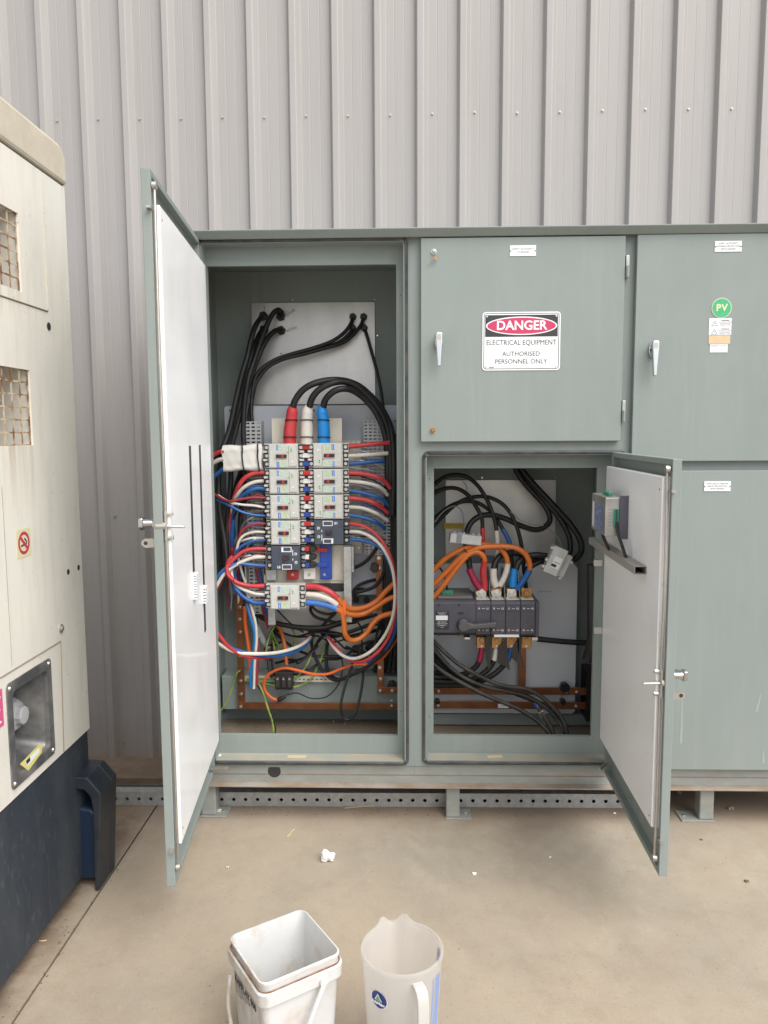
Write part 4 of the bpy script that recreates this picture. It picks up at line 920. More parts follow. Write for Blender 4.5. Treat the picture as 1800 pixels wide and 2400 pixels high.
BIG = (('red', M_RED, [(715, 1222), (735, 1165), (790, 1090), (880, 1035), (1000, 1008), (1120, 1010), (1240, 1050), (1350, 1140), (1440, 1250), (1500, 1380), (1525, 1540), (1530, 1800), (1520, 2100)], [(712, 1215), (708, 1260), (700, 1330), (688, 1420), (688, 1520)]),
       ('white', M_WHITE, [(848, 1222), (870, 1150), (930, 1080), (1030, 1030), (1140, 1020), (1250, 1070), (1350, 1165), (1430, 1270), (1480, 1400), (1500, 1560), (1505, 1800), (1500, 2100)], [(845, 1215), (832, 1260), (826, 1330), (826, 1420), (822, 1520)]),
       ('blue', M_LBLUE, [(960, 1220), (980, 1160), (1040, 1100), (1120, 1075), (1210, 1095), (1310, 1170), (1395, 1280), (1450, 1410), (1478, 1560), (1482, 1800), (1480, 2100)], [(955, 1212), (950, 1260), (960, 1330), (965, 1420), (965, 1520)]))
for j, (cn, m, pts, sl_) in enumerate(BIG):
    c_ = cable('heavy_black_cable', 'heavy black cable looping over from the %s sleeve above the breakers' % cn, 'A', pts, (CHY-.055, CHY-.075-.01*j, CHY-.02, .40, .40), .0140, M_BLACK, 'heavy incoming cables over the breakers')
    sleeve(c_, 'A', sl_, (CHY-.05, CHY-.03), [.0165, .024, .025, .0265, .0265], m)
    tie(c_, 'A', sl_[2][0], 1332, CHY-.042, .0262, (0, .1, 1)); tie(c_, 'A', sl_[3][0], 1470, CHY-.035, .0275, (0, .1, 1))
# wires at the left of the breakers
YT = CHY-.022
def lw(lab, pts, r, m, dep, reg='B', grp='wires leaving the left side of the breakers', nm=None): return cable(nm or 'wire', lab, reg, pts, dep, r, m, grp, cat='wire')
sh = cable('wrapped_wires', 'white heat-shrink wrap with two black ties at the top left breaker', 'B', [(472, 245), (400, 248), (300, 252), (200, 256), (152, 258)], (YT, YT-.02), .006, M_WHITE, cat='wire bundle')
M_SHRINK = mat('shrink_white', (.72, .70, .66), .30)
vs = []; fs = []; NS, NA = 22, 40
for i in range(NS):
    t = i/(NS-1); xx = 468-(468-152)*t; pc = Q('B', xx, 246+12*t, YT-.006*t); hh = .0555+.0025*math.sin(t*9)
    for j in range(NA):
        a = 2*math.pi*j/NA; ca, sa = math.cos(a), math.sin(a); zz_ = hh*math.copysign(abs(sa)**.55, sa)
        lobe = .0195+.0022*math.cos(zz_/.0555*math.pi*2.6+t*1.5)+.0008*math.sin(t*23+j)
        vs.append((pc.x+.003*math.sin(zz_*60+t*3)*(1 if i in (0, NS-1) else .3), pc.y+lobe*math.copysign(abs(ca)**.7, ca), pc.z+zz_))
for i in range(NS-1):
    for j in range(NA): fs.append((i*NA+j, i*NA+(j+1) % NA, (i+1)*NA+(j+1) % NA, (i+1)*NA+j))
MB().add(vs, fs).build('shrink_sleeve', M_SHRINK, sh, smooth=True)
for x in (303, 428):
    q = [Q('B', x+a, y, YT-dy) for a, y, dy in ((0, 142, .012), (0, 152, .026), (1, 200, .0275), (-1, 240, .0265), (6, 300, .0285), (13, 345, .027), (14, 358, .012))]
    MB().tube(spline(q), .0032, 6).build('cable_tie', M_BLACK, sh, smooth=True)
lw('red wire entering the white wrap from the left', [(160, 200), (120, 205), (85, 222), (40, 250)], .0095, M_RED, (YT-.02, YT))
lw('white wire entering the white wrap from the left', [(160, 262), (120, 268), (85, 285), (40, 310)], .0095, M_WHITE, (YT-.02, YT))
lw('dark blue wire entering the white wrap from the left', [(175, 330), (140, 350), (105, 380), (50, 420)], .0095, M_BLUE, (YT-.015, YT+.01))
def row(i, cols, rs, pts3, dep):
    for (cn, m), r, pts in zip(cols, rs, pts3): lw('%s wire at the left of the %s left-column breaker' % (cn, ORD[i]), pts, r, m, dep)
RWB = (('red', M_RED), ('white', M_WHITE), ('blue', M_BLUE))
row(1, RWB, (.0098, .0082, .0098), ([(482, 372), (400, 378), (325, 415), (275, 480), (245, 555), (225, 640), (208, 780), (205, 930), (215, 1080)], [(478, 440), (400, 450), (320, 490), (262, 555), (232, 620), (214, 740), (212, 900), (222, 1060)], [(492, 507), (425, 500), (350, 528), (285, 580), (245, 660), (225, 800), (220, 950), (230, 1090)]), (YT, YT-.01, YT+.04, .44))
row(2, (('dark red', M_DRED), ('white', M_WHITE), ('blue', M_BLUE)), (.0060, .0055, .0060), ([(490, 578), (390, 574), (290, 588), (205, 605), (150, 590), (105, 562), (60, 540)], [(485, 655), (400, 640), (300, 632), (215, 615), (150, 585), (108, 556)], [(490, 722), (400, 715), (300, 690), (200, 640), (145, 612), (100, 590)]), (YT, YT-.02, YT+.01))
row(3, (('dark red', M_DRED), ('white', M_WHITE), ('blue', M_BLUE)), (.0062, .0058, .0060), ([(492, 785), (405, 790), (335, 815), (292, 858), (275, 920), (262, 1000), (240, 1090), (215, 1180)], [(490, 855), (405, 853), (325, 876), (278, 925), (262, 1000), (275, 1080), (300, 1180), (330, 1270)], [(492, 918), (400, 924), (330, 950), (275, 990), (248, 1050), (240, 1130), (250, 1230), (290, 1330)]), (YT, YT-.015, YT+.03))
row(4, RWB, (.0085, .0078, .0078), ([(495, 990), (400, 990), (315, 1010), (245, 1062), (195, 1115), (178, 1150), (190, 1205), (230, 1245)], [(490, 1055), (390, 1063), (290, 1100), (205, 1150), (140, 1215), (90, 1300), (30, 1400)], [(490, 1127), (385, 1120), (285, 1110), (205, 1130), (145, 1168), (95, 1225), (40, 1300)]), (YT, YT-.035, YT-.06))
YTL = YT-.035
lw('thick red wire at the left of the lone lower breaker', [(485, 1290), (400, 1292), (320, 1283), (250, 1258), (205, 1215), (182, 1160), (190, 1100), (225, 1050)], .0098, M_RED, (YTL, YTL-.01, YTL+.03))
lw('white wire at the left of the lone lower breaker', [(488, 1362), (400, 1352), (320, 1322), (255, 1280), (222, 1230), (212, 1150), (225, 1070)], .0085, M_WHITE, (YTL, YTL, YTL+.04))
lw('blue wire at the left of the lone lower breaker', [(490, 1428), (400, 1425), (320, 1385), (262, 1330), (232, 1280), (222, 1200), (235, 1120)], .0095, M_BLUE, (YTL, YTL, YTL+.04))
lw('red wire crossing behind the white and blue pair at the door edge', [(300, 1090), (230, 1130), (170, 1190), (118, 1290), (60, 1380)], .0070, M_DRED, (YT, YT-.02))
# wires at the right of the breakers
def rrow(i, rs, pts3, dep):
    for (cn, m), r, pts in zip(RWB, rs, pts3): lw('%s wire at the right of the %s right-column breaker' % (cn, ORD[i]), pts, r, m, dep, grp='wires leaving the right side of the breakers')
rrow(0, (.0098, .0088, .0092), ([(1162, 162), (1290, 148), (1400, 138), (1495, 130)], [(1162, 237), (1290, 230), (1400, 222), (1482, 216)], [(1165, 302), (1290, 292), (1390, 282), (1450, 278)]), (YT, YT+.01, YT+.03))
rrow(1, (.0095, .0080, .0085), ([(1160, 374), (1280, 382), (1395, 408), (1465, 448), (1502, 500)], [(1160, 442), (1290, 454), (1395, 480), (1452, 516), (1478, 556)], [(1162, 515), (1290, 540), (1390, 568), (1455, 600), (1482, 640)]), (YT, YT-.005, YT+.03))
rrow(2, (.0095, .0080, .0085), ([(1162, 578), (1280, 590), (1380, 622), (1440, 660), (1482, 700)], [(1162, 650), (1280, 661), (1380, 698), (1430, 728), (1482, 762)], [(1162, 714), (1290, 738), (1375, 768), (1430, 800), (1458, 832)]), (YT, YT-.005, YT+.03))
lw('red wire bowing from the slate right-column breaker down to the floor loop', [(1162, 785), (1260, 798), (1350, 842), (1425, 912), (1482, 1000), (1522, 1110), (1545, 1250), (1552, 1400), (1540, 1530), (1500, 1680), (1430, 1795), (1330, 1880), (1220, 1905), (1130, 1860), (1050, 1770), (1000, 1705)], .0075, M_RED, (YT, YT-.05, YT-.075, YT-.07, .45), grp='wires leaving the right side of the breakers')
lw('white wire bowing from the slate right-column breaker down to the floor loop', [(1162, 850), (1260, 856), (1350, 896), (1425, 962), (1482, 1052), (1520, 1150), (1540, 1290), (1540, 1410), (1522, 1540), (1470, 1670), (1390, 1780), (1300, 1850), (1200, 1880), (1110, 1850), (1040, 1780), (1000, 1710)], .0072, M_WHITE, (YT, YT-.055, YT-.08, YT-.075, .45), grp='wires leaving the right side of the breakers')
lw('blue wire from the slate right-column breaker running down the right side', [(1162, 912), (1260, 920), (1345, 940), (1425, 985), (1490, 1090), (1540, 1250), (1565, 1420), (1560, 1570), (1520, 1720), (1430, 1850), (1320, 1920)], .0078, M_BLUE, (YT, YT-.03, YT-.05, .40), grp='wires leaving the right side of the breakers')
lw('short blue wire inside the floor loop by the gland', [(985, 1690), (1030, 1755), (1080, 1815), (1150, 1860), (1240, 1880)], .0072, M_BLUE, (.47, YT-.02))
# lone breaker, right side: coloured tails that turn into orange cables
def C3(lab, pts, n_col, m): 
    c_ = cable('orange_cable', lab, 'C', pts, (YTL, YTL-.02, YTL+.0, .36, .36), .0118, M_ORANGE, 'orange cables in the tall compartment')
    sleeve_on(c_, 0, n_col-1, [.0130, .0130], m, 'coloured_tail'); return c_
C3('orange cable with red tail at the right of the lone lower breaker', [(826, 152), (915, 160), (1005, 195), (1075, 248), (1125, 305), (1190, 335), (1290, 326), (1390, 275), (1465, 195), (1560, 105)], 4, M_RED)
C3('orange cable with white tail at the right of the lone lower breaker', [(826, 218), (925, 228), (1015, 262), (1070, 302), (1125, 355), (1195, 382), (1290, 374), (1400, 312), (1480, 260), (1580, 220)], 4, M_WHITE)
C3('orange cable with blue tail that hangs in a deep loop', [(826, 282), (925, 292), (1010, 312), (1070, 338), (1112, 372), (1128, 450), (1138, 540), (1180, 588), (1245, 582), (1312, 530), (1370, 445), (1440, 392), (1580, 360)], 4, mat('mid_blue', (.05, .17, .52), .4))
x0, x1, z0, z1 = rect('C', 1118, 262, 1148, 388, CHY-.07)
o = MB().prism([(x0, z0), (x1-.003, z0), (x1, z1), (x0+.002, z1)], 'xz', CHY-.075, CHY-.066).build('orange_tag', M_ORANGE2, None, bevel=.001); tag(o, 'flat orange marker strip on the steel angle by the orange cables', 'marker')
# loop at the lower left, and the drop bundle
GL = 'three-colour wires looping across the bottom'
lw('red wire of the three-colour loop across the bottom left', [(40, 450), (120, 556), (190, 640), (290, 705), (420, 730), (560, 724), (700, 676), (800, 610), (862, 545)], .0078, M_RED, (.10, .16, .24, .40, .52), 'C', GL)
lw('white wire of the three-colour loop across the bottom left', [(40, 560), (120, 622), (200, 668), (300, 694), (450, 700), (600, 688), (740, 648), (820, 600), (866, 550)], .0078, M_WHITE, (.11, .17, .23, .39, .52), 'C', GL)
lw('blue wire of the three-colour loop across the bottom left', [(40, 510), (120, 588), (220, 655), (330, 690), (450, 712), (600, 716), (740, 678), (825, 620), (870, 550)], .0078, M_BLUE, (.12, .18, .24, .40, .52), 'C', GL)
GD = 'wires hanging in a bundle at the lower left'
lw('blue wire hanging to a cut end at the lower left', [(610, 1120), (612, 1000), (620, 850), (650, 600), (675, 350), (660, 150), (600, -50), (540, -250)], .0085, M_LBLUE, (.36, .36, .34), 'J', GD)
lw('second blue wire hanging beside the first at the lower left', [(640, 1128), (640, 1000), (645, 850), (660, 620), (690, 420)], .0060, M_BLUE, (.355, .36), 'J', GD)
lw('white wire hanging to a cut end at the lower left', [(655, 1135), (660, 1000), (664, 830), (682, 560), (700, 350), (690, 120), (650, -60), (600, -250), (520, -500)], .0062, M_WHITE, (.345, .35, .33), 'J', GD)
lw('dark red wire hanging to a cut end at the lower left', [(705, 1065), (702, 850), (708, 640), (716, 480), (695, 280), (655, 90), (620, -60), (570, -280)], .0075, M_DRED, (.35, .36, .34), 'J', GD)
cable('orange_strap', 'flat bright orange cable hanging down inside the left wall', 'J', [(505, -200), (515, 60), (545, 280), (575, 480), (598, 700), (602, 860)], (.42, .40, .37), .0088, M_ORANGE2)
cable('grey_conduit', 'pale grey conduit curving behind the wires at the lower left', 'J', [(700, 120), (760, 270), (830, 400), (900, 500), (960, 560)], (.46, .50, .56), .0150, M_GREY, cat='conduit')
sp_ = [Q('H', x, y, .46) for x, y in ((555, 560), (556, 760), (560, 1000), (575, 1250), (620, 1480), (680, 1640), (740, 1760))]
sp_ = spline(sp_, 24); o = MB().tube(sp_, [.0115 if i % 2 else .0095 for i in range(len(sp_))], 10).build('ribbed_conduit', M_GREY, None, smooth=True); tag(o, 'ribbed grey flexible conduit behind the wires at the left', 'conduit')
# extra wires dropping behind the lone breaker on the left
GB = 'wires dropping behind the lower left of the chassis'
for lab, pts, r, m in (('red wire dropping behind the slate left-column breaker', [(300, 300), (330, 480), (390, 700), (430, 850), (440, 1000)], .0070, M_RED),
                       ('blue wire dropping behind the slate left-column breaker', [(330, 330), (370, 470), (440, 640), (490, 830), (510, 960)], .0070, M_BLUE),
                       ('orange wire dropping behind the slate left-column breaker', [(700, 560), (725, 700), (770, 850), (820, 960)], .0085, M_ORANGE),
                       ('dark red wire dropping behind the steel angle', [(700, 640), (760, 900), (800, 1250), (850, 1450), (900, 1600)], .0075, M_DRED),
                       ('dark blue wire dropping behind the steel angle', [(740, 640), (790, 900), (840, 1250), (880, 1400), (930, 1560)], .0070, M_BLUE),
                       ('dark red wire looping at the far left of the chassis', [(450, 20), (400, 200), (330, 330), (260, 450), (230, 560), (215, 700), (270, 830)], .0065, M_DRED),
                       ('blue wire looping at the far left of the chassis', [(650, 250), (560, 255), (450, 300), (360, 420), (330, 560), (320, 700), (330, 850)], .0065, M_BLUE)):
    lw(lab, pts, r, m, (.42, .44), 'H', GB)
# black cables low in the compartment
GK = 'black cables low in the tall compartment'
for lab, pts, dep, r in (
    ('thick black cable sagging right across below the lone breaker', [(290, 270), (400, 362), (520, 432), (700, 476), (880, 490), (1000, 478), (1120, 438), (1240, 400), (1360, 385)], (.48, .44, .46), .0115),
    ('second thick black cable just under the sagging one', [(560, 440), (700, 482), (860, 500), (980, 492), (1100, 460), (1230, 440)], (.47, .46, .49), .0085),
    ('thin black lead slanting down from the lone breaker', [(580, 335), (650, 410), (720, 475), (800, 525)], (.42, .47), .0040),
    ('black cable running from the left gland to the right, almost level', [(560, 520), (650, 600), (750, 668), (880, 714), (1050, 720), (1200, 716), (1300, 722)], (.56, .50, .54), .0075),
    ('black cable hooking below the blue tail and out to the right', [(862, 305), (858, 350), (900, 402), (1000, 432), (1110, 452), (1230, 430), (1400, 380)], (.42, .45, .47), .0075),
    ('black cable looping under the blue tail and up behind the steel angle', [(868, 312), (905, 350), (985, 376), (1055, 366), (1095, 310), (1115, 240), (1130, 180)], (.40, .38, .43), .0065),
    ('black cable slanting from the steel angle down to the middle gland', [(1112, 268), (1070, 350), (1000, 422), (940, 482), (880, 515)], (.32, .40, .54), .0075),
    ('black cable dropping from the middle gland and rising to the right side', [(862, 545), (870, 640), (905, 750), (960, 842), (1025, 902), (1085, 912), (1180, 872), (1275, 830), (1370, 764), (1450, 690), (1530, 585), (1580, 450)], (.54, .44, .38, .36, .36), .0080),
    ('black cable dropping from the second gland into the same bundle', [(1000, 575), (985, 700), (992, 820), (1040, 888), (1110, 904), (1210, 860), (1310, 806), (1400, 740), (1490, 640), (1560, 540)], (.54, .46, .40, .37), .0080),
    ('thin black cable hanging in a long narrow loop above the floor', [(1200, 780), (1165, 870), (1125, 1000), (1103, 1110), (1115, 1200), (1160, 1232), (1215, 1190), (1255, 1060), (1278, 920), (1285, 810)], (.40, .33, .33, .40), .0062),
    ('black cable curving from behind the left wires down to the block', [(640, 590), (560, 640), (520, 690), (512, 770), (525, 840), (545, 890)], (.54, .47, .44), .0060),
    ('second black cable curving down to the black block', [(570, 560), (550, 640), (545, 720), (548, 800), (565, 880)], (.54, .48, .44), .0060),
    ('grey-black cable rising from the second gland to the right', [(935, 515), (975, 548), (1060, 556), (1180, 520), (1320, 470), (1440, 448)], (.54, .46, .48), .0088),
    ('thin dark lead looping from the orange cord end to the right', [(660, 1032), (750, 1018), (860, 1060), (980, 1050), (1060, 980), (1100, 895), (1118, 800), (1108, 740)], (.42, .40, .46), .0030),
    ('black cable curving from behind the neutral strip to the right bundle', [(1180, 1165-1145), (1300, -45), (1380, -140), (1430, -240)], (.44, .42), .0080),
    ('black loop behind the steel angle, upper', [(1190, 215), (1240, 150), (1330, 112), (1420, 95)], (.46, .50), .0072),
    ('black loop behind the steel angle, lower', [(1195, 240), (1230, 205), (1300, 185), (1380, 150), (1440, 70), (1478, -40)], (.45, .46), .0080),
    ('black coil behind the steel angle by the round knockouts', [(1200, 180), (1280, 170), (1340, 195), (1300, 215), (1220, 205), (1270, 185), (1400, 215)], (.50, .52), .0065),
    ('thin black cable with knot below the right loop', [(1140, 640), (1200, 660), (1260, 630), (1330, 600), (1400, 610)], (.50, .52), .0060),
    ('black cable dropping below the orange loop', [(1230, 430), (1270, 500), (1272, 600), (1280, 720)], (.40, .42), .0042),
    ('black cable tangle at the right gland, first strand', [(1330, 640), (1370, 600), (1420, 560), (1440, 500), (1420, 440)], (.52, .46), .0070),
    ('black cable tangle at the right gland, second strand', [(1215, 760), (1290, 750), (1370, 720), (1440, 650), (1500, 560)], (.54, .44), .0080),
    ('black cable tangle at the right gland, third strand', [(1220, 655), (1290, 690), (1380, 700), (1450, 670), (1520, 600)], (.54, .42), .0080)):
    cable('black_cable', lab, 'C', pts, dep, r, M_BLACK, GK)
rt = random.Random(21)
GT = 'thin black cables tangled below the bottom breaker'
for i in range(12):
    a_ = rt.choice(((868, 520), (985, 520), (570, 505), (1220, 655), (1330, 640))); b_ = (rt.uniform(1300, 1480), rt.uniform(330, 760)) if i % 3 else (rt.uniform(480, 700), rt.uniform(700, 880))
    pts = [a_]+[(a_[0]+(b_[0]-a_[0])*t+rt.uniform(-40, 40), a_[1]+(b_[1]-a_[1])*t+rt.uniform(10, 120)*math.sin(math.pi*t)+rt.uniform(-15, 15)) for t in (.2, .4, .6, .8)]+[b_]
    cable('black_cable', 'thin black cable in the tangle of cables below the bottom breaker', 'C', pts, (.56, rt.uniform(.42, .52), rt.uniform(.42, .50), .53), rt.uniform(.0035, .0065), M_BLACK, GT)
GTW = 'thin wires crowded at the left of the breaker columns'
for i in range(14):
    y0 = rt.choice((372, 440, 507, 578, 655, 720, 785, 855, 918, 990, 1055))+rt.uniform(-14, 14); m_ = (M_BLACK, M_DRED, M_WHITE, M_BLUE, M_CLEAR)[i % 5]
    xe = rt.uniform(190, 330); pts = [(480, y0), (420, y0-rt.uniform(0, 14)), (xe+70, y0+rt.uniform(-5, 30)), (xe+20, y0+rt.uniform(60, 110)), (xe, y0+rt.uniform(150, 220)), (xe+rt.uniform(-20, 30), y0+rt.uniform(270, 360)), (xe+rt.uniform(-10, 60), y0+rt.uniform(420, 520))]
    lw('thin wire crowded among the others left of the breaker columns', pts, rt.uniform(.0030, .0050), m_, (YT+.004, YT-.002, .42, .45), 'B', GTW)
GTR = 'thin wires at the right of the breaker columns'
for i in range(10):
    y0 = (186, 262, 395, 468, 600, 672, 806, 876, 330, 540)[i]+rt.uniform(-6, 6); m_ = (M_CLEAR, M_WHITE, M_BLACK, M_CLEAR, M_BLUE)[i % 5]
    lw('thin lead fanning right from the breaker columns', [(1160, y0), (1250, y0+rt.uniform(2, 16)), (1350, y0+rt.uniform(22, 40)), (1430, y0+rt.uniform(50, 80)), (1490, y0+rt.uniform(90, 140))], rt.uniform(.0022, .0036), m_, (YT+.004, YT+.01, .42), 'B', GTR)
for i in range(6):
    x = 1462+i*18; cable('black_cable', 'black cable in the upright bundle against the right side of the tall compartment', 'B', [(x+8, 60), (x+12, 400), (x+6, 800), (x, 1200), (x-6+i*3, 1500), (x-30+i*10, 1750), (x-90+i*22, 1980)], (.46-.012*i, .47-.012*i, .50-.01*i), .0105, M_BLACK, 'upright black cables at the right')
cable('heavy_black_cable', 'heavy black cable slanting down to the floor at the right rear', 'C', [(1540, 300), (1500, 480), (1480, 600), (1520, 720), (1600, 820), (1700, 900)], (.52, .54), .0165, M_BLACK)
cable('heavy_black_cable', 'heavy black cable down the left wall behind the breaker wires', 'B', [(320, 300), (270, 430), (235, 560), (205, 720), (185, 880), (180, 1050), (200, 1200), (230, 1300)], (.46, .50, .50), .0110, M_BLACK)
oc = cable('orange_power_lead', 'bright orange cord running across the bottom and curling to a black plug', 'C', [(600, 1076), (545, 1058), (495, 1010), (478, 950), (500, 885), (565, 838), (650, 815), (750, 833), (880, 864), (1000, 862), (1110, 818), (1230, 785), (1340, 788), (1435, 738), (1500, 660), (1580, 540)], (.42, .41, .40, .38), .0066, M_ORANGE2)
q = Q('C', 590, 1076, .42); q2 = Q('C', 655, 1045, .42); MB().tube([q, q+(q2-q)*.3, q2], [.009, .012, .007], 8).build('cord_plug', M_TOGGLE, oc, smooth=True)
cable('orange_cable', 'orange cable dropping from the left gland to the black block', 'C', [(585, 462), (622, 530), (645, 620), (658, 715), (662, 790)], (.54, .48, .45), .0085, M_ORANGE)
GG = 'green and yellow earth wires'
for lab, pts, dep in (
    ('earth wire arching left from under the steel angle', [(580, 458), (535, 525), (508, 610), (492, 695)], (.50, .45)),
    ('earth wire in a small curl right of the left gland', [(700, 488), (728, 545), (718, 620), (690, 662), (640, 670), (600, 640), (560, 560), (545, 520)], (.53, .50)),
    ('thin earth wire dropping from the left gland', [(535, 535), (556, 610), (565, 690)], (.54, .48)),
    ('earth wire from the middle gland curving left over the black block', [(884, 550), (876, 660), (835, 775), (765, 868), (690, 930), (600, 932), (490, 905), (380, 900)], (.54, .45, .42, .44)),
    ('earth wire from the second gland curving left under the first', [(988, 560), (955, 700), (905, 830), (835, 925), (725, 968), (590, 962), (480, 940), (320, 918)], (.54, .45, .41, .44)),
    ('earth wire hanging from the bundle down to the cabinet floor', [(425, 918), (465, 1000), (508, 1130), (548, 1255), (562, 1370)], (.38, .36, .20)),
    ('earth wire from the copper bar down to the left wall', [(290, 832), (258, 860), (230, 950), (190, 1060), (145, 1140), (100, 1190)], (.42, .42, .38))):
    cable('earth_wire', lab, 'C', pts, dep, .0042, M_GREEN, GG, cat='wire')
cable('black_cable', 'black lead beside the hanging earth wire', 'J', [(715, 1080), (790, 1200), (850, 1330), (900, 1500), (960, 1640), (1000, 1760), (1000, 1850)], (.40, .38, .22), .0036, M_BLACK)
# copper earth and neutral bars
def busbar(reg, r4, d, lab, bolts, grp='copper bars in the tall compartment'):
    x0, x1, z0, z1 = rect(reg, *r4, d); o = MB().box(x0, x1, d, d+.0063, z0, z1).build('copper_bar', M_COPPER, None, bevel=.001); tag(o, lab, 'copper bar', grp)
    for x, y in bolts:
        q = Q(reg, x, y, d); MB().cyl(q, (0, -1, 0), .0085, .005, 6).cyl(q+Vector((0, -.005, 0)), (0, -1, 0), .0045, .008, 8).build('bolt', M_STEEL, o)
busbar('C', (258, 150, 314, 1096), .435, 'upright copper bar inside the left wall of the tall compartment', [(283, 320), (283, 420), (287, 522), (288, 718), (292, 918), (294, 1025)])
busbar('C', (268, 1097, 1572, 1150), .428, 'long level copper bar above the floor of the tall compartment', [(291, 1128), (1514, 1080), (1514, 1122)])
busbar('C', (1398, 700, 1450, 985), .435, 'short upright copper bar at the lower right of the tall compartment', [(1418, 808), (1425, 900)])
busbar('C', (1400, 968, 1580, 1022), .428, 'short level copper bar at the right edge of the tall compartment', [(1420, 998), (1518, 998)])
busbar('B', (1388, 1036, 1436, 1500), .470, 'upright copper bar behind the wires right of the blue bar', [(1410, 1062), (1410, 1140)])
for x, y, d in ((1515, 940, .48), (1378, 1135, .485)):
    q = Q('C' if x > 1400 else 'B', x, y, d); o = MB().cyl(q, (0, -1, 0), .022, .040, 6).build('standoff_insulator', M_TOGGLE, None, bevel=.003); tag(o, 'black hexagonal insulator behind the %s copper bar' % ('level right-hand' if x > 1400 else 'upper upright'), 'insulator')
x0, x1, z0, z1 = rect('C', 568, 850, 712, 990, .40)
ct = MB().box(x0, x1, .40, .452, z0, z1).build('connector_block', M_TOGGLE, None, bevel=.003); tag(ct, 'black three-way connector block clipped on the bottom rail', 'connector')
for i in range(3):
    xx = x0+(i+.5)*(x1-x0)/3; MB().box(xx-.009, xx+.009, .392, .3995, z0+.012, z1-.018).build('pole', M_BLACKD, ct, bevel=.002); MB().cyl((xx, .392, z1-.028), (0, -1, 0), .005, .002, 8).build('screw', M_STEEL, ct)
for i, (x, y, s_) in enumerate(((250, 1262, .006), (700, 1268, .005), (1045, 1245, .006), (1135, 1265, .005), (420, 1300, .004), (900, 1282, .004), (1060, 1330, .005))):
    q = Q('C', x, y, .30); pos = PZ(*(lambda o_: (o_[0]+x*o_[2], o_[1]+y*o_[2]))(REG['C']), ZF)
    o = MB().lathe([(.0001, 0), (s_, 0), (s_*.8, s_*.6), (.0001, s_)], n=6).build('dropped_screw', M_STEEL, None, loc=(pos.x, min(pos.y, .56), ZF+.0003)); tag(o, 'tiny loose screw lying on the dusty floor of the tall compartment', 'screw', 'loose screws on the floor')

# ================================================================== INSIDE THE SMALL COMPARTMENT
g2 = bplate('D', (233, 236, 1160, 872), YBK-.006, .004, 'gland_plate', M_STEELP)
for x, y in ((540, 215), (1160, 213)): q = Q('D', x, y, YBK-.004); MB().cyl(q, (0, -1, 0), .0035, .003, 8).build('plate_screw', M_STEEL, g2)
x0, x1, z0, z1 = rect('E', 0, -70, 1336, 1196, YP)
mp2 = MB().prism([(.036, z0), (x1-.012, z0), (x1, z0+.012), (x1, z1-.022), (x1-.020, z1), (.036, z1)], 'xz', YP, YP+.003).build('mounting_plate', mat('mounting_plate_white', (.58, .60, .63), .35, c2=(.62, .635, .66), scale=4), board)
bplate('D', (218, 600, 392, 646), YBK-.012, .002, 'yellow_label', mat('label_amber', (.62, .42, .02), .5), g2, rr=.001)
q = Q('D', 304, 622, YBK-.0125); text('lettering', 'CABLE IDENTIFICATION', .0075, q, M_PRINTG, g2)
for r4, nm in (((1010, 150, 1130, 182), 'engraved_strip'), ((1175, 560, 1260, 585), 'engraved_strip')): pass
o = bplate('E', (1012, 150, 1132, 184), YP-.002, .0015, 'engraved_strip', mp2.data.materials[0], mp2, rr=.001); q = Q('E', 1072, 167, YP-.0024); text('lettering', 'INVERTER MAIN', .0085, q, M_PRINTG, mp2)
bplate('D', (135, 1170, 480, 1235), YP-.05, .045, 'x', M_SWITCH2) if False else None

# ---- changeover switch
SY = .27
sw = empty('changeover_switch', (.32, SY, .85)); tag(sw, 'dark grey four-pole changeover switch with lever handle in the small compartment', 'switch')
def swp(mb, name, m, bev=0.0, par=None, smooth=False):
    mb.v = [(v[0]-.32, v[1]-SY, v[2]-.85) for v in mb.v]; return mb.build(name, m, par or sw, smooth, bev)
def swr(r4, d): return rect('E', *r4, d)
x0, x1, z0, z1 = swr((110, 248, 489, 552), SY)
swp(MB().prism([(SY+.0, z0+.018), (SY+.0, z1-.008), (SY+.012, z1), (YP-.001, z1), (YP-.001, z0), (SY+.03, z0)], 'yz', x0, x1), 'motor_block', M_SWITCH, .003)
SX0 = x1
xe = swr((0, 0, 1030, 1), SY)[1]; zt, zb = z1, z0
edges = [swr((0, 0, v, 1), SY)[1] for v in (490, 618, 745, 872, 998, 1030)]
for i in range(4):
    pb = swp(MB().prism([(SY, z0+.012), (SY, z1-.010), (SY+.010, z1), (YP-.03, z1), (YP-.03, z0), (SY+.02, z0)], 'yz', edges[i]+.0008, edges[i+1]-.0008), 'pole_block', M_SWITCH, .002)
    xm = (edges[i]+edges[i+1])/2
    for zz_, (ta, tb_) in ((z1-.032, (('A', 'L1'), ('B', 'L2'), ('C', 'L3'), ('N', 'N'))[i]), (z0+.030, (('A', 'L1'), ('B', 'L2'), ('C', 'L3'), ('N', 'N'))[i])):
        for dx, tt in ((-.018, ta), (.018, tb_)): text('lettering', tt, .0105, (xm+dx-.32, -.0006, zz_-.85), M_PRINTW, sw, bold=.0003)
        swp(MB().box(xm-.006, xm+.006, SY-.0007, SY, zz_-.0008, zz_+.0008), 'printed_dash', M_PRINTW)
    swp(MB().box(edges[i]+.003, edges[i+1]-.003, SY-.0006, SY, z1-.046, z1-.0445), 'moulded_line', M_DARK)
swp(MB().box(edges[4]+.001, edges[5], SY+.004, YP-.03, z0+.004, z1-.004), 'end_cheek', M_SWITCH, .002)
for i in range(4): swp(MB().box(edges[i]+.004, edges[i+1]-.004, SY+.02, SY+.13, z1+.0004, z1+.004), 'terminal_pad', M_CREAMB, .001)
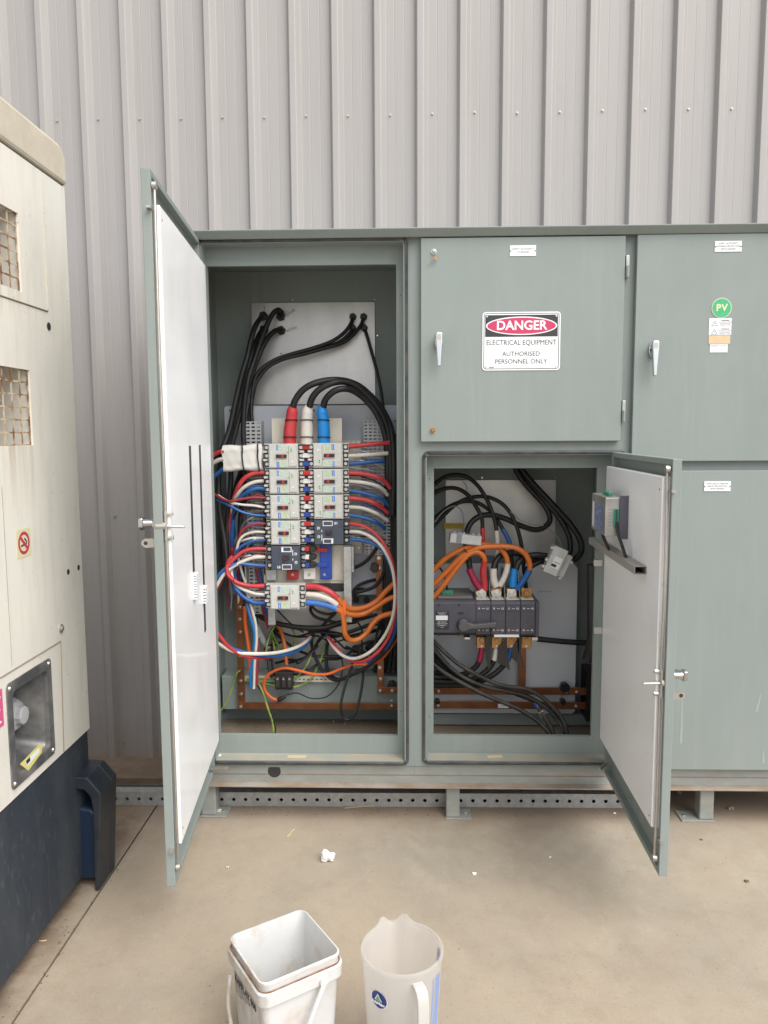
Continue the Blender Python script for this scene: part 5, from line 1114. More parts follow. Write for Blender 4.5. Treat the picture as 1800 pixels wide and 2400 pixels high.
swp(MB().box(x0+.03, SX0-.01, SY+.04, YP-.002, z1+.0005, z1+.010), 'motor_cap', M_SWITCH2, .002)
gt = swr((200, 185, 295, 215), SY+.10); swp(MB().box(gt[0], gt[1], SY+.09, SY+.115, z1+.010, z1+.026), 'green_terminal', M_PCBG, .001)
# black rating label, handle
lb = swr((146, 335, 262, 490), SY); rl = swp(MB().box(lb[0], lb[1], SY-.0012, SY, lb[2], lb[3]), 'rating_plate', M_PRINTK)
lb = swr((150, 370, 250, 408), SY); swp(MB().box(lb[0], lb[1], SY-.0018, SY-.0013, lb[2], lb[3]), 'white_field', M_PRINTW)
for j, (t_, y_) in enumerate((('Socomec ATS', 347), ('changeover', 358), ('400V 50Hz AC', 425), ('Ui 800V Uimp 8kV', 440), ('IEC 60947-6-1', 455), ('I-0-II', 470))):
    qq = Q('E', 202, y_, SY-.0014); text('lettering', t_ if j else 'Series 250  CE', .0062, (qq.x-.32, -.0016, qq.z-.85), M_PRINTW, sw)
hub = Q('E', 376, 445, SY)
swp(MB().cyl((hub.x, SY, hub.z), (0, -1, 0), .0265, .012, 28, .024), 'handle_boss', M_SWITCH2 if False else M_SWITCH, .0015)
tip = Q('E', 660, 452, SY-.03); hz = hub.z
pl = [(hub.x-.022, hz-.004), (hub.x-.018, hz+.020), (hub.x-.008, hz+.030), (hub.x+.008, hz+.030), (hub.x+.022, hz+.016), (hub.x+.045, hz+.009), (tip.x, tip.z+.014), (tip.x+.004, tip.z+.006), (tip.x, tip.z-.010), (hub.x+.03, hz-.013), (hub.x+.012, hz-.022), (hub.x-.010, hz-.020)]
swp(MB().prism(pl, 'xz', SY-.013, SY-.038), 'lever_handle', mat('lever_grey', (.085, .085, .088), .4), .005)
swp(MB().cyl((hub.x, SY-.038, hz), (0, -1, 0), .020, .006, 24), 'lever_cap', mat('lever_grey', (.085, .085, .088), .4), .002)
for x, y in ((174, 280), (344, 281), (174, 532), (344, 532)): qq = Q('E', x, y, SY); swp(MB().cyl((qq.x, SY+(.006 if y > 500 else -.0002), qq.z), (0, -1, 0), .0055, .008 if y > 500 else .001, 12), 'screw_hole', M_PRINTK)
sw_slot = Q('E', 360, 350, SY); swp(MB().prism(rrect(sw_slot.x-.013, sw_slot.x+.013, sw_slot.z-.006, sw_slot.z+.006, .005, 4), 'xz', SY-.0005, SY-.0012), 'padlock_slot', M_PRINTK)
lb = swr((642, 531, 852, 552), SY); swp(MB().box(lb[0], lb[1], SY-.0015, SY+.0, lb[2], lb[3]), 'white_label', M_PRINTW)
# terminals: brass tabs above and below, bolts, and phase fins
for i, (x, xb_) in enumerate(((535, 538), (662, 664), (790, 790), (918, 915))):
    qt = Q('E', x, 185, SY+.06); wd = .022
    tb2 = swp(MB().prism([(qt.x-wd, z1+.002), (qt.x+wd, z1+.002), (qt.x+wd, qt.z+.022), (qt.x-wd, qt.z+.022)], 'xz', SY+.06, SY+.066), 'upper_terminal', M_BRASS, .001)
    if i < 3:
        an = (.45, .32, -.1)[i]; sq = [(-.021, -.018), (.012, -.021), (.022, .0), (.012, .021), (-.021, .018)]
        swp(MB().prism([(qt.x+a*math.cos(an)-b*math.sin(an), qt.z+a*math.sin(an)+b*math.cos(an)) for a, b in sq], 'xz', SY+.058, SY+.052), 'cable_lug', M_STEEL, .001)
    swp(MB().cyl((qt.x, SY+.052, qt.z), (0, -1, 0), .014, .003, 16).cyl((qt.x, SY+.049, qt.z), (0, -1, 0), .0105, .007, 6).cyl((qt.x, SY+.042, qt.z), (0, -1, 0), .006, .005, 10), 'terminal_bolt', M_STEEL if i < 3 else M_BRASS, .0005)
    qb = swr((xb_-43, 552, xb_+43, 648), SY+.045)
    swp(MB().box(qb[0], qb[1], SY+.045, SY+.075, qb[2], qb[3]), 'lower_terminal', M_BRASS, .002)
    bz = qb[3]-.014; bx_ = (qb[0]+qb[1])/2
    swp(MB().cyl((bx_, SY+.045, bz), (0, -1, 0), .0115, .003, 16).cyl((bx_, SY+.042, bz), (0, -1, 0), .009, .005, 16), 'terminal_bolt', M_BRASS, .0005)
    swp(MB().cyl((bx_, SY+.0455, qb[2]+.010), (0, -1, 0), .0045, .002, 10), 'terminal_pin', M_STEEL)
for i in (1, 2, 3):
    xx = edges[i]
    swp(MB().prism([(SY+.03, z1-.002), (SY+.14, z1-.002), (SY+.16, z1+.120), (SY+.10, z1+.120)], 'yz', xx-.0016, xx+.0016), 'phase_fin', M_TOGGLE)
for r4 in (((560, 552), (614, 552), (612, 790), (598, 830), (570, 720)), ((672, 640), (745, 560), (752, 640), (775, 832), (735, 798), (672, 770)), ((790, 650), (848, 560), (852, 650), (835, 770), (785, 720)), ((835, 552), (882, 560), (868, 660), (896, 832), (850, 720))):
    pp = [Q('E', x, y, SY+.04) for x, y in r4]; swp(MB().prism([(v.x, v.z) for v in pp], 'xz', SY+.036, SY+.040), 'phase_fin', mat('fin_film', (.022, .021, .022), .3))
# small hardware either side
for r4 in ((962, 556, 1012, 582), (390, 556, 440, 574)): lb = swr(r4, SY+.02); swp(MB().box(lb[0], lb[1], SY+.02, SY+.06, lb[2], lb[3]), 'side_clip', M_STEEL, .001)

# ---- copper bars
GC = 'copper bars in the small compartment'
busbar('E', (60, 978, 1468, 1040), .46, 'upper of two level copper bars at the bottom of the small compartment', [(172, 1010), (1250, 1016), (1340, 1018)], GC)
busbar('E', (60, 1100, 1468, 1160), .455, 'lower of two level copper bars at the bottom of the small compartment', [(168, 1132), (1335, 1136)], GC)
busbar('E', (850, 630, 910, 985), .453, 'upright copper bar below the neutral terminal of the changeover switch', [], GC)
for x, y, r_, lab in ((1232, 965, .024, 'black insulator above the upper copper bar at the right'), (162, 1085, .012, 'small black insulator behind the lower copper bar at the left'), (1218, 1088, .013, 'small black insulator behind the lower copper bar at the right')):
    qq = Q('E', x, y, .475); o = MB().cyl(qq, (0, -1, 0), r_, .028, 6 if r_ > .02 else 12).build('standoff_insulator', M_TOGGLE, None, bevel=.002); tag(o, lab, 'insulator')
x0, x1, z0, z1 = rect('E', 675, 1118, 766, 1152, .4535); o = MB().box(x0, x1, .4535, .4545, z0, z1).build('bar_label', M_PRINTW); tag(o, 'small white label stuck on the lower copper bar', 'label'); text('lettering', 'EARTH', .008, ((x0+x1)/2, .453, (z0+z1)/2), M_PRINTG, o)
x0, x1, z0, z1 = rect('E', 1420, 840, 1470, 1255, .45); MB().box(x0, x1+.03, .44, .56, z0, z1).build('side_opening', M_TOGGLE, board)
x0, x1, z0, z1 = rect('E', 135, 1196, 1500, 1256, .52); MB().box(.036, .856, .515, .594, z0-.02, z1-.003).build('rear_tray', M_PAINT, board)

# ---- cables of the small compartment
GA = 'black cables in the upper part of the small compartment'
def dc(lab, pts, dep, r, m=M_BLACK, grp=GA, reg='D', nm='black_cable'): return cable(nm, lab, reg, pts, dep, r, m, grp)
a1 = dc('black cable arching highest from the left, ending in the white sleeve', [(60, 340), (140, 268), (220, 212), (320, 190), (420, 213), (510, 290), (580, 400), (630, 520), (660, 640), (668, 800), (664, 900), (655, 1000)], (.45, .42, .38, .38), .0090)
sleeve_on(a1, 8.2, 10, [.0104, .0104], M_WHITE, 'white_sleeve')
a2 = dc('black cable arching from the left, ending in the red sleeve', [(60, 400), (140, 342), (240, 304), (340, 310), (430, 370), (490, 460), (535, 550), (545, 640), (546, 800), (545, 920)], (.44, .41, .37, .38), .0090)
sleeve_on(a2, 7, 8.5, [.0104, .0104], M_RED, 'red_sleeve')
a3 = dc('black cable arching from the left and down to the neutral terminal', [(60, 720), (140, 612), (230, 520), (330, 432), (440, 385), (560, 374), (680, 415), (770, 500), (830, 620), (868, 760), (885, 900), (905, 1080), (915, 1180)], (.45, .43, .40, .40), .0090)
a4 = dc('black cable arching from the left, ending in the blue sleeve', [(60, 650), (140, 560), (260, 462), (370, 420), (480, 420), (590, 480), (670, 575), (715, 650), (755, 720), (780, 800), (790, 900), (795, 1000)], (.46, .43, .41, .39), .0090)
sleeve_on(a4, 7, 9, [.0104, .0104], M_BLUE, 'blue_sleeve')
dc('heavy black cable bending in an S from the roof to the left transformer', [(790, 20), (830, 150), (890, 250), (980, 350), (1062, 440), (1112, 540), (1095, 610), (1000, 655), (870, 622), (740, 562), (620, 530), (520, 542), (445, 600), (408, 690), (405, 800), (425, 900), (440, 1000)], (.50, .47, .42, .36, .35), .0125, grp='heavy black cables in the small compartment')
dc('heavy black cable running from the roof round the right side', [(820, 20), (880, 150), (970, 262), (1085, 385), (1195, 505), (1300, 625), (1370, 745), (1378, 840), (1320, 905), (1210, 912), (1120, 885), (1000, 868), (900, 890), (850, 930), (825, 990)], (.51, .46, .40, .36, .33), .0135, grp='heavy black cables in the small compartment')
dc('heavy black cable inside the one round the right side', [(800, 20), (855, 150), (945, 268), (1060, 400), (1170, 525), (1250, 650), (1285, 760), (1275, 860), (1200, 905), (1080, 905), (960, 960), (900, 1010)], (.52, .48, .43, .40, .36), .0125, grp='heavy black cables in the small compartment')
dc('heavy black cable from the right transformer to the white sleeve', [(1080, 930), (960, 905), (860, 860), (780, 850), (705, 870), (655, 925), (636, 990)], (.40, .37, .34), .0130, grp='heavy black cables in the small compartment')
OG = 'orange cables in the small compartment'
o1 = dc('orange cable ending in the narrow white sleeve', [(60, 1060), (140, 985), (230, 900), (350, 830), (480, 788), (600, 785), (690, 815), (735, 862), (755, 940), (735, 1040), (690, 1130)], (.36, .33, .33, .34), .0118, M_ORANGE, OG, nm='orange_cable')
sleeve_on(o1, 8, 10, [.0130, .0130], M_WHITE, 'white_sleeve')
o2 = dc('orange cable ending in the narrow blue sleeve', [(60, 1180), (140, 1108), (250, 1000), (360, 890), (500, 812), (640, 795), (800, 803), (890, 845), (935, 915), (942, 990), (885, 1090), (825, 1160)], (.34, .31, .31, .34), .0118, M_ORANGE, OG, nm='orange_cable')
sleeve_on(o2, 9, 11, [.0132, .0132], M_BLUE, 'blue_sleeve')
o3 = dc('orange cable ending in the bright red sleeve', [(60, 1290), (140, 1215), (240, 1090), (330, 970), (420, 872), (490, 842), (540, 868), (562, 915), (548, 1000), (556, 1080), (562, 1160)], (.33, .31, .31, .34), .0118, M_ORANGE, OG, nm='orange_cable')
sleeve_on(o3, 7, 10, [.0130, .0160], M_RED, 'red_sleeve')
for x, y, nrm in ((405, 835, (1, 0, .9)), (425, 880, (1, 0, .9)), (790, 820, (1, 0, 0)), (805, 822, (1, 0, -.2))): tie(o2, 'D', x, y, .315, .0135, nrm)
for lab, par_pts, m in (('thick dark red sleeve on the left upper terminal', [(430, 985), (455, 1040), (490, 1105), (525, 1155)], M_MAG), ('thick white sleeve on the second upper terminal', [(636, 982), (636, 1050), (645, 1100), (662, 1135)], M_WHITE), ('thick bright blue sleeve on the third upper terminal', [(817, 982), (808, 1040), (803, 1090), (800, 1135)], M_LBLUE)):
    qs = spline([Q('D', x, y, .335) for x, y in par_pts], 6); o = MB().tube(qs, [.0150 if i < len(qs)*.45 else .0165 for i in range(len(qs))], 12).build('cable_sleeve', m, None, smooth=True); tag(o, lab, 'cable sleeve', 'sleeves on the upper terminals')
for lab, pts, r in (('thin grey lead curling above the left transformer', [(372, 690), (384, 590), (370, 500), (310, 455), (220, 495), (140, 590)], .0026), ('thin grey lead curling into the right transformer', [(1090, 640), (1150, 690), (1195, 750), (1218, 830)], .0028), ('thin grey lead along the heavy cable bend', [(780, 500), (860, 570), (950, 610), (1060, 620)], .0026), ('thin grey lead hanging by the steel plate', [(410, 320), (405, 280), (375, 245)], .0022), ('thin black lead at the left edge by the orange cables', [(140, 940), (200, 1000), (235, 1100), (250, 1190)], .0040)):
    dc(lab, pts, (.40, .42), r, M_CLEAR if 'grey' in lab else M_BLACK, 'thin leads in the small compartment', nm='thin_lead')
GLW = 'black cables below the changeover switch'
for lab, pts, dep, r, m, sl_ in (
    ('black cable with dark red sleeve below the first terminal', [(538, 640), (530, 700), (515, 755), (480, 810), (400, 860), (300, 882), (140, 890), (60, 892)], (.33, .34, .37), .0118, M_MAG, 3),
    ('black cable with white sleeve below the second terminal', [(664, 640), (655, 700), (642, 745), (600, 815), (520, 880), (420, 920), (280, 930), (140, 925), (60, 920)], (.33, .34, .38), .0118, M_WHITE, 3),
    ('black cable with blue sleeve below the third terminal', [(790, 640), (772, 700), (752, 750), (700, 815), (620, 880), (520, 930), (400, 955), (250, 960), (60, 955)], (.33, .34, .39), .0118, M_BLUE, 3)):
    c_ = dc(lab, pts, dep, r, M_BLACK, GLW, 'E'); sleeve_on(c_, 0, sl_-1, [.0132, .0132], m, 'coloured_sleeve')
for lab, pts, dep, m in (
    ('dusty black cable, highest of those running down to the floor hole', [(60, 520), (140, 600), (215, 672), (330, 772), (480, 862), (620, 930), (740, 968), (880, 985), (980, 1020), (1090, 1095), (1180, 1190), (1240, 1290), (1262, 1400)], (.34, .31, .30, .26, .20), M_BLACKD),
    ('dusty black cable, second of those running down to the floor hole', [(60, 560), (140, 660), (250, 790), (380, 890), (540, 962), (700, 1000), (880, 1040), (1000, 1095), (1110, 1170), (1190, 1265), (1235, 1350), (1250, 1400)], (.35, .32, .31, .27, .20), M_BLACKD),
    ('dusty black cable, lowest of those running down to the floor hole', [(60, 700), (140, 790), (250, 872), (420, 968), (560, 1040), (720, 1105), (870, 1172), (1000, 1255), (1080, 1330), (1130, 1400)], (.35, .31, .27, .20), M_BLACKD),
    ('black cable with blue tape at the right of the floor cables', [(800, 1020), (900, 1060), (975, 1095), (1015, 1150), (1060, 1220), (1115, 1300), (1150, 1390)], (.34, .29, .22), M_BLACKD)):
    c_ = dc(lab, pts, dep, .0095, m, 'cables running to the floor of the small compartment', 'E')
    if 'tape' in lab:
        sleeve(c_, 'E', [(985, 1105), (1005, 1130), (1015, 1148)], (.30, .29), [.0105, .0105], M_BLUE, 'blue_tape'); sleeve(c_, 'E', [(1035, 1180), (1050, 1205), (1062, 1222)], (.28, .275), [.0112, .0112], M_PRINTW, 'white_tape')
for i in range(5): dc('black cable in the stack %s from the top at the left of the switch base' % ORD[i], [(60, 640+i*62), (140, 690+i*52), (240, 800+i*28), (360, 880+i*16), (520, 930+i*8)], (.42, .40+.01*i), .0105, M_BLACK, 'stacked black cables at the left', 'E')
dc('level black conduit from the switch to the hinge side', [(1005, 568), (1100, 578), (1250, 592), (1420, 602)], (.40, .40), .0125, M_BLACK, None, 'E', 'black_conduit')
x0, x1, z0, z1 = rect('E', 1450, -60, 1508, 640, .20)
vd = cable('black_conduit', 'upright black conduit beside the small door hinge', 'E', [(1480, -60), (1482, 200), (1483, 480), (1478, 600), (1462, 670), (1440, 735)], (.10, .10, .14), .0270, M_BLACK)

# ---- current transformers
def transformer(px, py, d, ang_, tilt, lab, big):
    q = P(px, py, d); e = empty('current_transformer', q); tag(e, lab, 'current transformer'); e.rotation_euler = (tilt, ang_, 0)
    if not big:
        MB().box(-.068, .066, -.025, .025, -.020, .021).build('case', M_CT, e, bevel=.003); MB().box(-.040, -.018, -.0275, -.025, -.018, .028).build('clear_clip', mat('clear_plastic', (.55, .60, .66), .15, trans=.6), e, bevel=.001)
        for x in (-.052, -.01, .03, .055): MB().cyl((x, -.005, .0212), (0, 0, 1), .006, .007, 10).build('stud', M_CT, e, bevel=.001)
        MB().box(-.060, .058, -.0258, -.0252, -.017, -.0155).build('case_line', M_DULL, e)
    else:
        MB().box(-.030, .032, -.035, .02, -.060, .060).build('case', M_CT, e, bevel=.003); MB().box(-.010, .024, -.0358, -.0352, -.030, .020).build('rating_label', M_PRINTW, e)
        MB().box(.034, .064, -.015, .025, -.055, .045).build('case', M_CT, e, bevel=.003); MB().box(-.012, .010, -.0364, -.0359, -.026, -.014).build('label_print', M_PRINTK, e); MB().box(-.006, .020, -.0364, -.0359, -.006, -.003).build('label_print', M_PRINTG, e)
        for x, z in ((-.034, .045), (-.034, -.010), (-.034, -.042), (.05, -.06), (.066, .02)): MB().box(x-.006, x+.006, -.022, -.006, z-.006, z+.006).build('lug', M_CT, e, bevel=.001)
transformer(1091, 1263, .33, R(6), R(0), 'small pale split current transformer clipped on the left heavy cable', False)
transformer(1299, 1312, .31, R(24), R(0), 'pale boxy current transformer hanging tilted at the right', True)

# ---- controller, its bracket and trunking on the small door (local door coordinates)
def on_door(o): o.location = rd.location; o.rotation_euler = rd.rotation_euler; return o
e = on_door(empty('door_controller')); tag(e, 'metal controller box with blue label on the small open door', 'controller')
MB().box(.120, .328, -.122, -.064, 1.187, 1.318).build('case', M_ALU, e, bevel=.002)
MB().box(.135, .160, -.1228, -.1222, 1.20, 1.290).build('white_label', M_PRINTW, e); MB().box(.175, .290, -.1228, -.1222, 1.197, 1.285).build('blue_label', mat('controller_label', (.12, .17, .30), .4, c2=(.30, .36, .48), scale=60, lo=.5, hi=.6), e)
MB().box(.3325, .3345, -.076, -.0465, 1.178, 1.325).build('bracket', mat('bracket_slate', (.10, .10, .125), .45), e); MB().box(.20, .33, -.0635, -.0465, 1.195, 1.310).build('bracket_back', M_DULL, e)
MB().box(.328, .3375, -.094, -.079, 1.217, 1.280).build('green_connector', M_PCBG, e, bevel=.001)
for i in range(8): MB().box(.3375, .3385, -.090, -.083, 1.2195+i*.0075, 1.2245+i*.0075).build('connector_slot', M_PRINTK, e)
MB().box(.18, .27, -.098, -.085, 1.3185, 1.330).build('green_connector', M_PCBG, e, bevel=.001)
for j in range(6): MB().box(.3283, .3287, -.112, -.098, 1.222+j*.011, 1.2235+j*.011).build('printed_line', M_PRINTG, e)
t_ = on_door(MB().gridplate([-.10, .562], [0, 1], lambda i, j: False, 0, 0).build('x', None)); bpy.data.objects.remove(t_)
a, b = (-.083, -.0465), (1.100, 1.125)
sec = [(a[0], b[0]), (a[1], b[0]), (a[1], b[1]), (a[0], b[1])]; ins = [(a[0]+.002, b[0]+.002), (a[1]-.002, b[0]+.002), (a[1]-.002, b[1]-.002), (a[0]+.002, b[1]-.002)]
vs = [(u_, *p) for u_ in (-.10, .562) for s_ in (sec, ins) for p in s_]; fs = []
for i in range(4):
    k_ = (i+1) % 4; fs += [(i, k_, 8+k_, 8+i), (4+i, 12+i, 12+k_, 4+k_), (i, 4+i, 4+k_, k_), (8+i, 8+k_, 12+k_, 12+i)]
tr_ = on_door(MB().add(vs, fs).build('trunking', M_TRUNK)); tag(tr_, 'open-ended grey plastic trunking fixed across the small door', 'trunking')
for i in range(3): MB().tube([(.30, -.055-.008*i, 1.1055), (.556-.01*i, -.056-.008*i, 1.1055)], .0028, 6).build('wire_inside', M_BLACK, tr_)
for lab, pts in (('black lead from the controller connector down to the trunking', [(.340, -.085, 1.235), (.346, -.082, 1.200), (.37, -.075, 1.165), (.40, -.066, 1.122)]), ('black lead from under the controller down to the trunking', [(.20, -.105, 1.190), (.215, -.098, 1.165), (.225, -.080, 1.122)])):
    o = on_door(MB().tube(spline(pts), .0055, 8).build('black_lead', M_BLACK, None, smooth=True)); tag(o, lab, 'cable')

# ================================================================== LOOSE THINGS ON THE APRON
# ---- square bucket
BC = Vector((-.307, -1.151, 0)); BA = math.atan2(.113, .166)
bk_ = empty('square_bucket', BC, BA); tag(bk_, 'dirty white square plastic bucket standing open beside the jug', 'bucket')
def lofts(rows, name, m, par, smooth=True):
    vs = []; fs = []; n = None
    for h_, r, z in rows:
        pl = rrect(-h_, h_, -h_, h_, r, 6); n = len(pl); vs += [(p[0], p[1], z) for p in pl]
    for a in range(len(rows)-1):
        for i in range(n): fs.append((a*n+i, a*n+(i+1) % n, (a+1)*n+(i+1) % n, (a+1)*n+i))
    fs.append(tuple(range((len(rows)-1)*n, len(rows)*n))); return MB().add(vs, fs).build(name, m, par, smooth)
HB = .107
lofts([(.092, .017, .001), (HB-.004, .022, .212), (HB+.005, .026, .214), (HB+.006, .026, .244), (HB+.001, .024, .247), (HB-.003, .022, .248), (HB-.002, .022, .262), (HB, .023, .264), (HB, .023, .270), (HB-.004, .020, .2715), (HB-.005, .019, .268), (HB-.007, .018, .20), (.088, .015, .006)], 'shell', M_BUCKET, bk_)
MB().add([], []) 
o1_, o2_ = rrect(-HB-.0005, HB+.0005, -HB-.0005, HB+.0005, .032, 6), None
rim = [(p[0]*1.0, p[1]*1.0, .2485) for p in rrect(-HB-.0005, HB+.0005, -HB-.0005, HB+.0005, .025, 6)]
MB().tube(rim, .0018, 6, closed=True).build('muddy_groove', M_RUST, bk_)
hd = MB().tube(spline([(.050, -HB-.012, .222), (.020, -HB-.016, .170), (-.015, -HB-.020, .10), (-.03, -HB-.020, .06)]), .0062, 8).build('carry_handle', M_BUCKET, bk_, smooth=True); MB().cyl((.050, -HB-.004, .224), (0, -1, 0), .011, .008, 14).build('handle_pivot', M_BUCKET, hd, smooth=True)
MB().tube(spline([(-HB-.010, .07, .19), (-HB-.020, .062, .13), (-HB-.018, .05, .07)]), .0050, 8).build('carry_handle', M_BUCKET, bk_, smooth=True)
fx = -(HB-.004)-.0012
tilt = math.atan2(.011, .211)
lbq = empty('print_panel', (fx-.0022, 0, .205), 0, bk_)
def bt(body, size, y, z, bold=0, m=M_PRINTG): 
    xx = -(.092+(HB-.004-.092)*(z/.212))-.0010; return text('bucket_lettering', body, size, (xx, y, z), m, bk_, rot=(math.pi/2+.052, 0, -math.pi/2), bold=bold, align='LEFT')
bt('PREMIUM', .010, .078, .196); bt('RAFFLAY 900', .0235, .078, .176, .0006, M_PRINTK); bt('SELF LEVELLING COMPOUND', .0072, .078, .158); bt('MIX WITH CLEAN WATER', .0060, .078, .148); bt('NET 10 LITRES', .0060, .078, .139)
for y0, y1, z in ((.078, -.060, .1905), (.078, -.030, .1655)):
    xx = -(.092+(HB-.004-.092)*(z/.212))-.0009; MB().box(xx-.0002, xx+.0001, min(y0, y1), max(y0, y1), z-.0006, z+.0006).build('rule_line', M_PRINTG, bk_)
bpy.data.objects.remove(lbq)

# ---- measuring jug
jg = empty('measuring_jug', (-.012, -1.195, 0), 0); tag(jg, 'translucent plastic measuring jug with pouring lip and round blue sticker', 'jug')
n = 56; rows = []
prof_ = [(.078, .001), (.082, .006), (.0965, .285), (.100, .288), (.101, .296), (.099, .3005), (.096, .300), (.0935, .292), (.0790, .010), (.0001, .009)]
vs = []; fs = []
for j, (r, z) in enumerate(prof_):
    for i in range(n):
        t = 2*math.pi*i/n; dd = (t-R(103)+math.pi) % (2*math.pi)-math.pi       # pouring lip points away, slightly left
        f_ = max(0, 1-abs(dd)/R(24)); up = max(0, 1-abs(abs(dd)-R(16))/R(13))
        k_ = max(0, min(1, (z-.20)/.10)); rr = r+(.020*f_*k_*k_ if r > .05 else 0); z2 = z+(.024*up-.012*f_)*max(0, (z-.25)/.05)
        vs.append((rr*math.cos(t), rr*math.sin(t), z2))
for j in range(len(prof_)-1):
    for i in range(n): fs.append((j*n+i, j*n+(i+1) % n, (j+1)*n+(i+1) % n, (j+1)*n+i))
fs.append(tuple(reversed(range(n))))
MB().add(vs, fs).build('jug_body', M_JUG, jg, smooth=True)
ha = R(-68)
def hp(r, z): return (r*math.cos(ha), r*math.sin(ha), z)
hpts = spline([hp(.093, .272), hp(.118, .270), hp(.128, .250), hp(.130, .18), hp(.126, .10), hp(.112, .075), hp(.090, .070)], 6)
side = Vector((-math.sin(ha), math.cos(ha), 0)); vs = []; fs = []
for i, p in enumerate(hpts):
    tg = (hpts[min(i+1, len(hpts)-1)]-hpts[max(i-1, 0)]).normalized(); nn = tg.cross(side).normalized()
    for sx_, ny in ((-.014, -.004), (.014, -.004), (.014, .004), (-.014, .004)): vs.append(p+side*sx_+nn*ny)
for i in range(len(hpts)-1):
    for j in range(4): fs.append((i*4+j, i*4+(j+1) % 4, i*4+4+(j+1) % 4, i*4+4+j))
fs += [(0, 3, 2, 1), tuple(len(vs)-4+j for j in range(4))]
MB().add(vs, fs).build('jug_handle', mat('milky_handle', (.50, .49, .47), .40), jg, bevel=.003)
def curved(a0, a1, z0, z1, r0_, r1_, name, m, off=.0008):                # print wrapped on the jug wall
    vs = []; k_ = 8
    for i in range(k_+1):
        a = a0+(a1-a0)*i/k_
        for z, rr in ((z0, r0_), (z1, r1_)): vs.append(((rr+off)*math.cos(a), (rr+off)*math.sin(a), z))
    return MB().add(vs, [(2*i, 2*i+2, 2*i+3, 2*i+1) for i in range(k_)]).build(name, m, jg)
rj = lambda z: .082+(.0965-.082)*(z-.006)/.279
curved(R(-32), R(-20), .06, .262, rj(.06), rj(.262), 'blue_scale_stripe', mat('scale_blue', (.20, .30, .58), .4))
curved(R(-40), R(-37), .06, .262, rj(.06), rj(.262), 'blue_scale_stripe', mat('scale_blue', (.34, .46, .72), .4))
curved(R(12), R(24), .235, .275, rj(.235), rj(.275), 'blue_print', M_JUGB)
curved(R(-86), R(-30), .012, .05, rj(.012), rj(.05), 'purple_print', mat('purple_print', (.26, .22, .40), .4))
def disc_on_jug(ac, zc, rad, name, m, off, n=32, r_in=0.0):
    vs = []
    for i in range(n):
        t = 2*math.pi*i/n; z = zc+rad*math.sin(t); a = ac+rad*math.cos(t)/rj(zc); vs.append(((rj(z)+off)*math.cos(a), (rj(z)+off)*math.sin(a), z))
    return MB().add(vs, [tuple(range(n))]).build(name, m, jg)
AC = R(-125)
disc_on_jug(AC, .222, .0235, 'sticker_rim', M_PRINTW, .0016); disc_on_jug(AC, .222, .0215, 'round_sticker', M_JUGN, .0022)
def on_jug(u_, z, off): a = AC+u_/rj(z); return ((rj(z)+off)*math.cos(a), (rj(z)+off)*math.sin(a), z)
MB().add([on_jug(-.012, .219, .003), on_jug(.010, .219, .003), on_jug(-.001, .238, .003)], [(0, 1, 2)]).build('white_triangle', M_PRINTW, jg)
MB().add([on_jug(-.0085, .2205, .0034), on_jug(.0070, .2205, .0034), on_jug(-.001, .234, .0034)], [(0, 1, 2)]).build('green_triangle', mat('logo_green', (.10, .42, .20), .45), jg)
text('lettering', 'PolyMajor', .0090, on_jug(0, .2135, .0034), M_PRINTW, jg, rot=(math.pi/2, 0, AC+math.pi/2), bold=.0003)

# ---- scraps
def lump(name, c, s_, m, lab, cat, seed=1):
    rnd = random.Random(seed); bm = bmesh.new(); bmesh.ops.create_icosphere(bm, subdivisions=3, radius=1)
    for v in bm.verts:
        q = v.co.copy(); f_ = 1+.22*math.sin(q.x*5+seed)+.18*math.sin(q.y*7+q.z*4+seed*2)+.12*rnd.uniform(-1, 1)
        v.co = Vector((q.x*s_[0], q.y*s_[1], max(q.z*s_[2], -s_[2]*.55)))*f_; v.co.z = max(v.co.z, -s_[2]*.55)
    me = bpy.data.meshes.new(name); bm.to_mesh(me); bm.free(); o = put(name, me, m, None, loc=(c[0], c[1], s_[2]*.55+.0005)); tag(o, lab, cat); return o
q = PZ(765, 2016, 0); lump('crumpled_paper', (q.x, q.y), (.024, .020, .022), M_PAPER, 'crumpled white paper ball lying on the concrete', 'paper', 3)
q = PZ(1112, 2049, 0); lump('paper_scrap', (q.x, q.y), (.007, .006, .004), M_PAPER, 'small white scrap on the concrete in front of the middle post', 'scrap', 5)
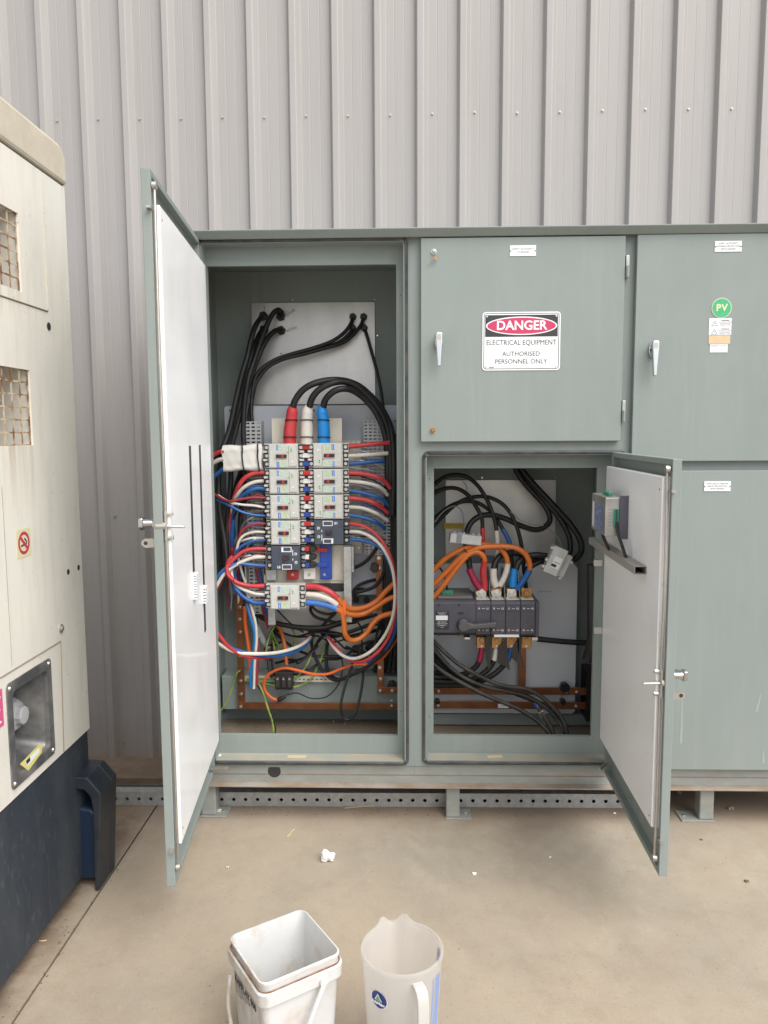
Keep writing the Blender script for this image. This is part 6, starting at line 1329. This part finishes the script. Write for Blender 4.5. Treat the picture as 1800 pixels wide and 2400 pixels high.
for i, (x, y, sz, m, lab) in enumerate(((513, 1902, .010, M_CREAMB, 'pale pebble on the foot plate of the post nearest the tall door'), (534, 2034, .006, M_CREAMB, 'small pale pebble on the concrete near the open tall door'), (1714, 1897, .012, M_DULL, 'grey stone under the switchboard right of the last post'), (1592, 1860, .010, M_DULL, 'dark stone under the switchboard beside the small door'), (1484, 1908, .006, M_PRINTW, 'white chip by the lower corner of the small door'), (1440, 1907, .005, M_PRINTW, 'second white chip left of the small door corner'), (1750, 2067, .007, M_LEAF, 'dark brown chip on the concrete at the right'), (1644, 1969, .005, M_LEAF, 'tiny dark chip in front of the last post'), (1290, 2010, .004, M_PRINTW, 'tiny white speck on the concrete below the small compartment'))):
    q = PZ(x, y, .006 if i == 0 else 0); o = lump('pebble', (q.x, q.y), (sz, sz*.8, sz*.6), m, lab, 'pebble', 11+i)
    if i == 0: o.location.z += .006
q = [PZ(x, y, .002) for x, y in ((673, 1962), (680, 1954), (684, 1948), (690, 1944))]; o = MB().tube(spline(q), .003, 5).build('dry_twig', M_STRAW, None); tag(o, 'short dry twig on the concrete left of the paper ball', 'twig')
q = [PZ(x, y, .003) for x, y in ((808, 1894), (840, 1891), (880, 1889), (905, 1883), (930, 1881))]; o = MB().tube(spline(q), .0018, 5).build('dry_straw', M_STRAW, None); tag(o, 'long dry straw lying along the perforated angle', 'straw')
q = [PZ(x, y, .003) for x, y in ((92, 2205), (100, 2205), (109, 2204))]; o = MB().tube(spline(q), .0022, 5).build('dry_straw', M_STRAW, None); tag(o, 'short pale straw at the foot of the generator', 'straw')
rnd = random.Random(4); lt = MB()
for i in range(260):
    t = rnd.random()
    if t < .45: x, y = rnd.uniform(-.7, .9), rnd.uniform(.0, .085)
    elif t < .8: x, y = rnd.uniform(-1.10, -1.02), rnd.uniform(-1.3, -.35)
    else: x, y = rnd.uniform(-1.0, 1.6), rnd.uniform(-1.2, -.05)
    s_ = rnd.uniform(.0012, .0045)*(1.0 if t < .8 else .6); a = rnd.random()*6.28
    lt.add([(x+s_*math.cos(a+k_*2.1)*(1.6 if k_ == 0 else 1), y+s_*math.sin(a+k_*2.1), .0008+(.002 if k_ == 0 else 0)) for k_ in range(3)], [(0, 1, 2)])
o = lt.build('grit', M_LEAF); tag(o, 'scattered grit and leaf crumbs on the concrete', 'grit', kind='stuff')
for i, (x, y, rz) in enumerate(((500, 1772, .5), (700, 1764, .0), (1160, 1760, .1))):
    q = P(x, y, .02); o = MB().box(-.03 if i != 1 else -.045, .03, -.012, .012, 0, .0015).build('paper_strip', M_STRAW if i != 0 else M_PAPER, None, loc=(q.x, .022, (.2425, .2425, .2485)[i]+.0005), rot=(0, 0, rz)); tag(o, ('folded paper scrap in the lower left corner of the tall door opening', 'dusty paper strip on the sill of the tall compartment', 'dusty strip on the sill of the small compartment')[i], 'scrap')
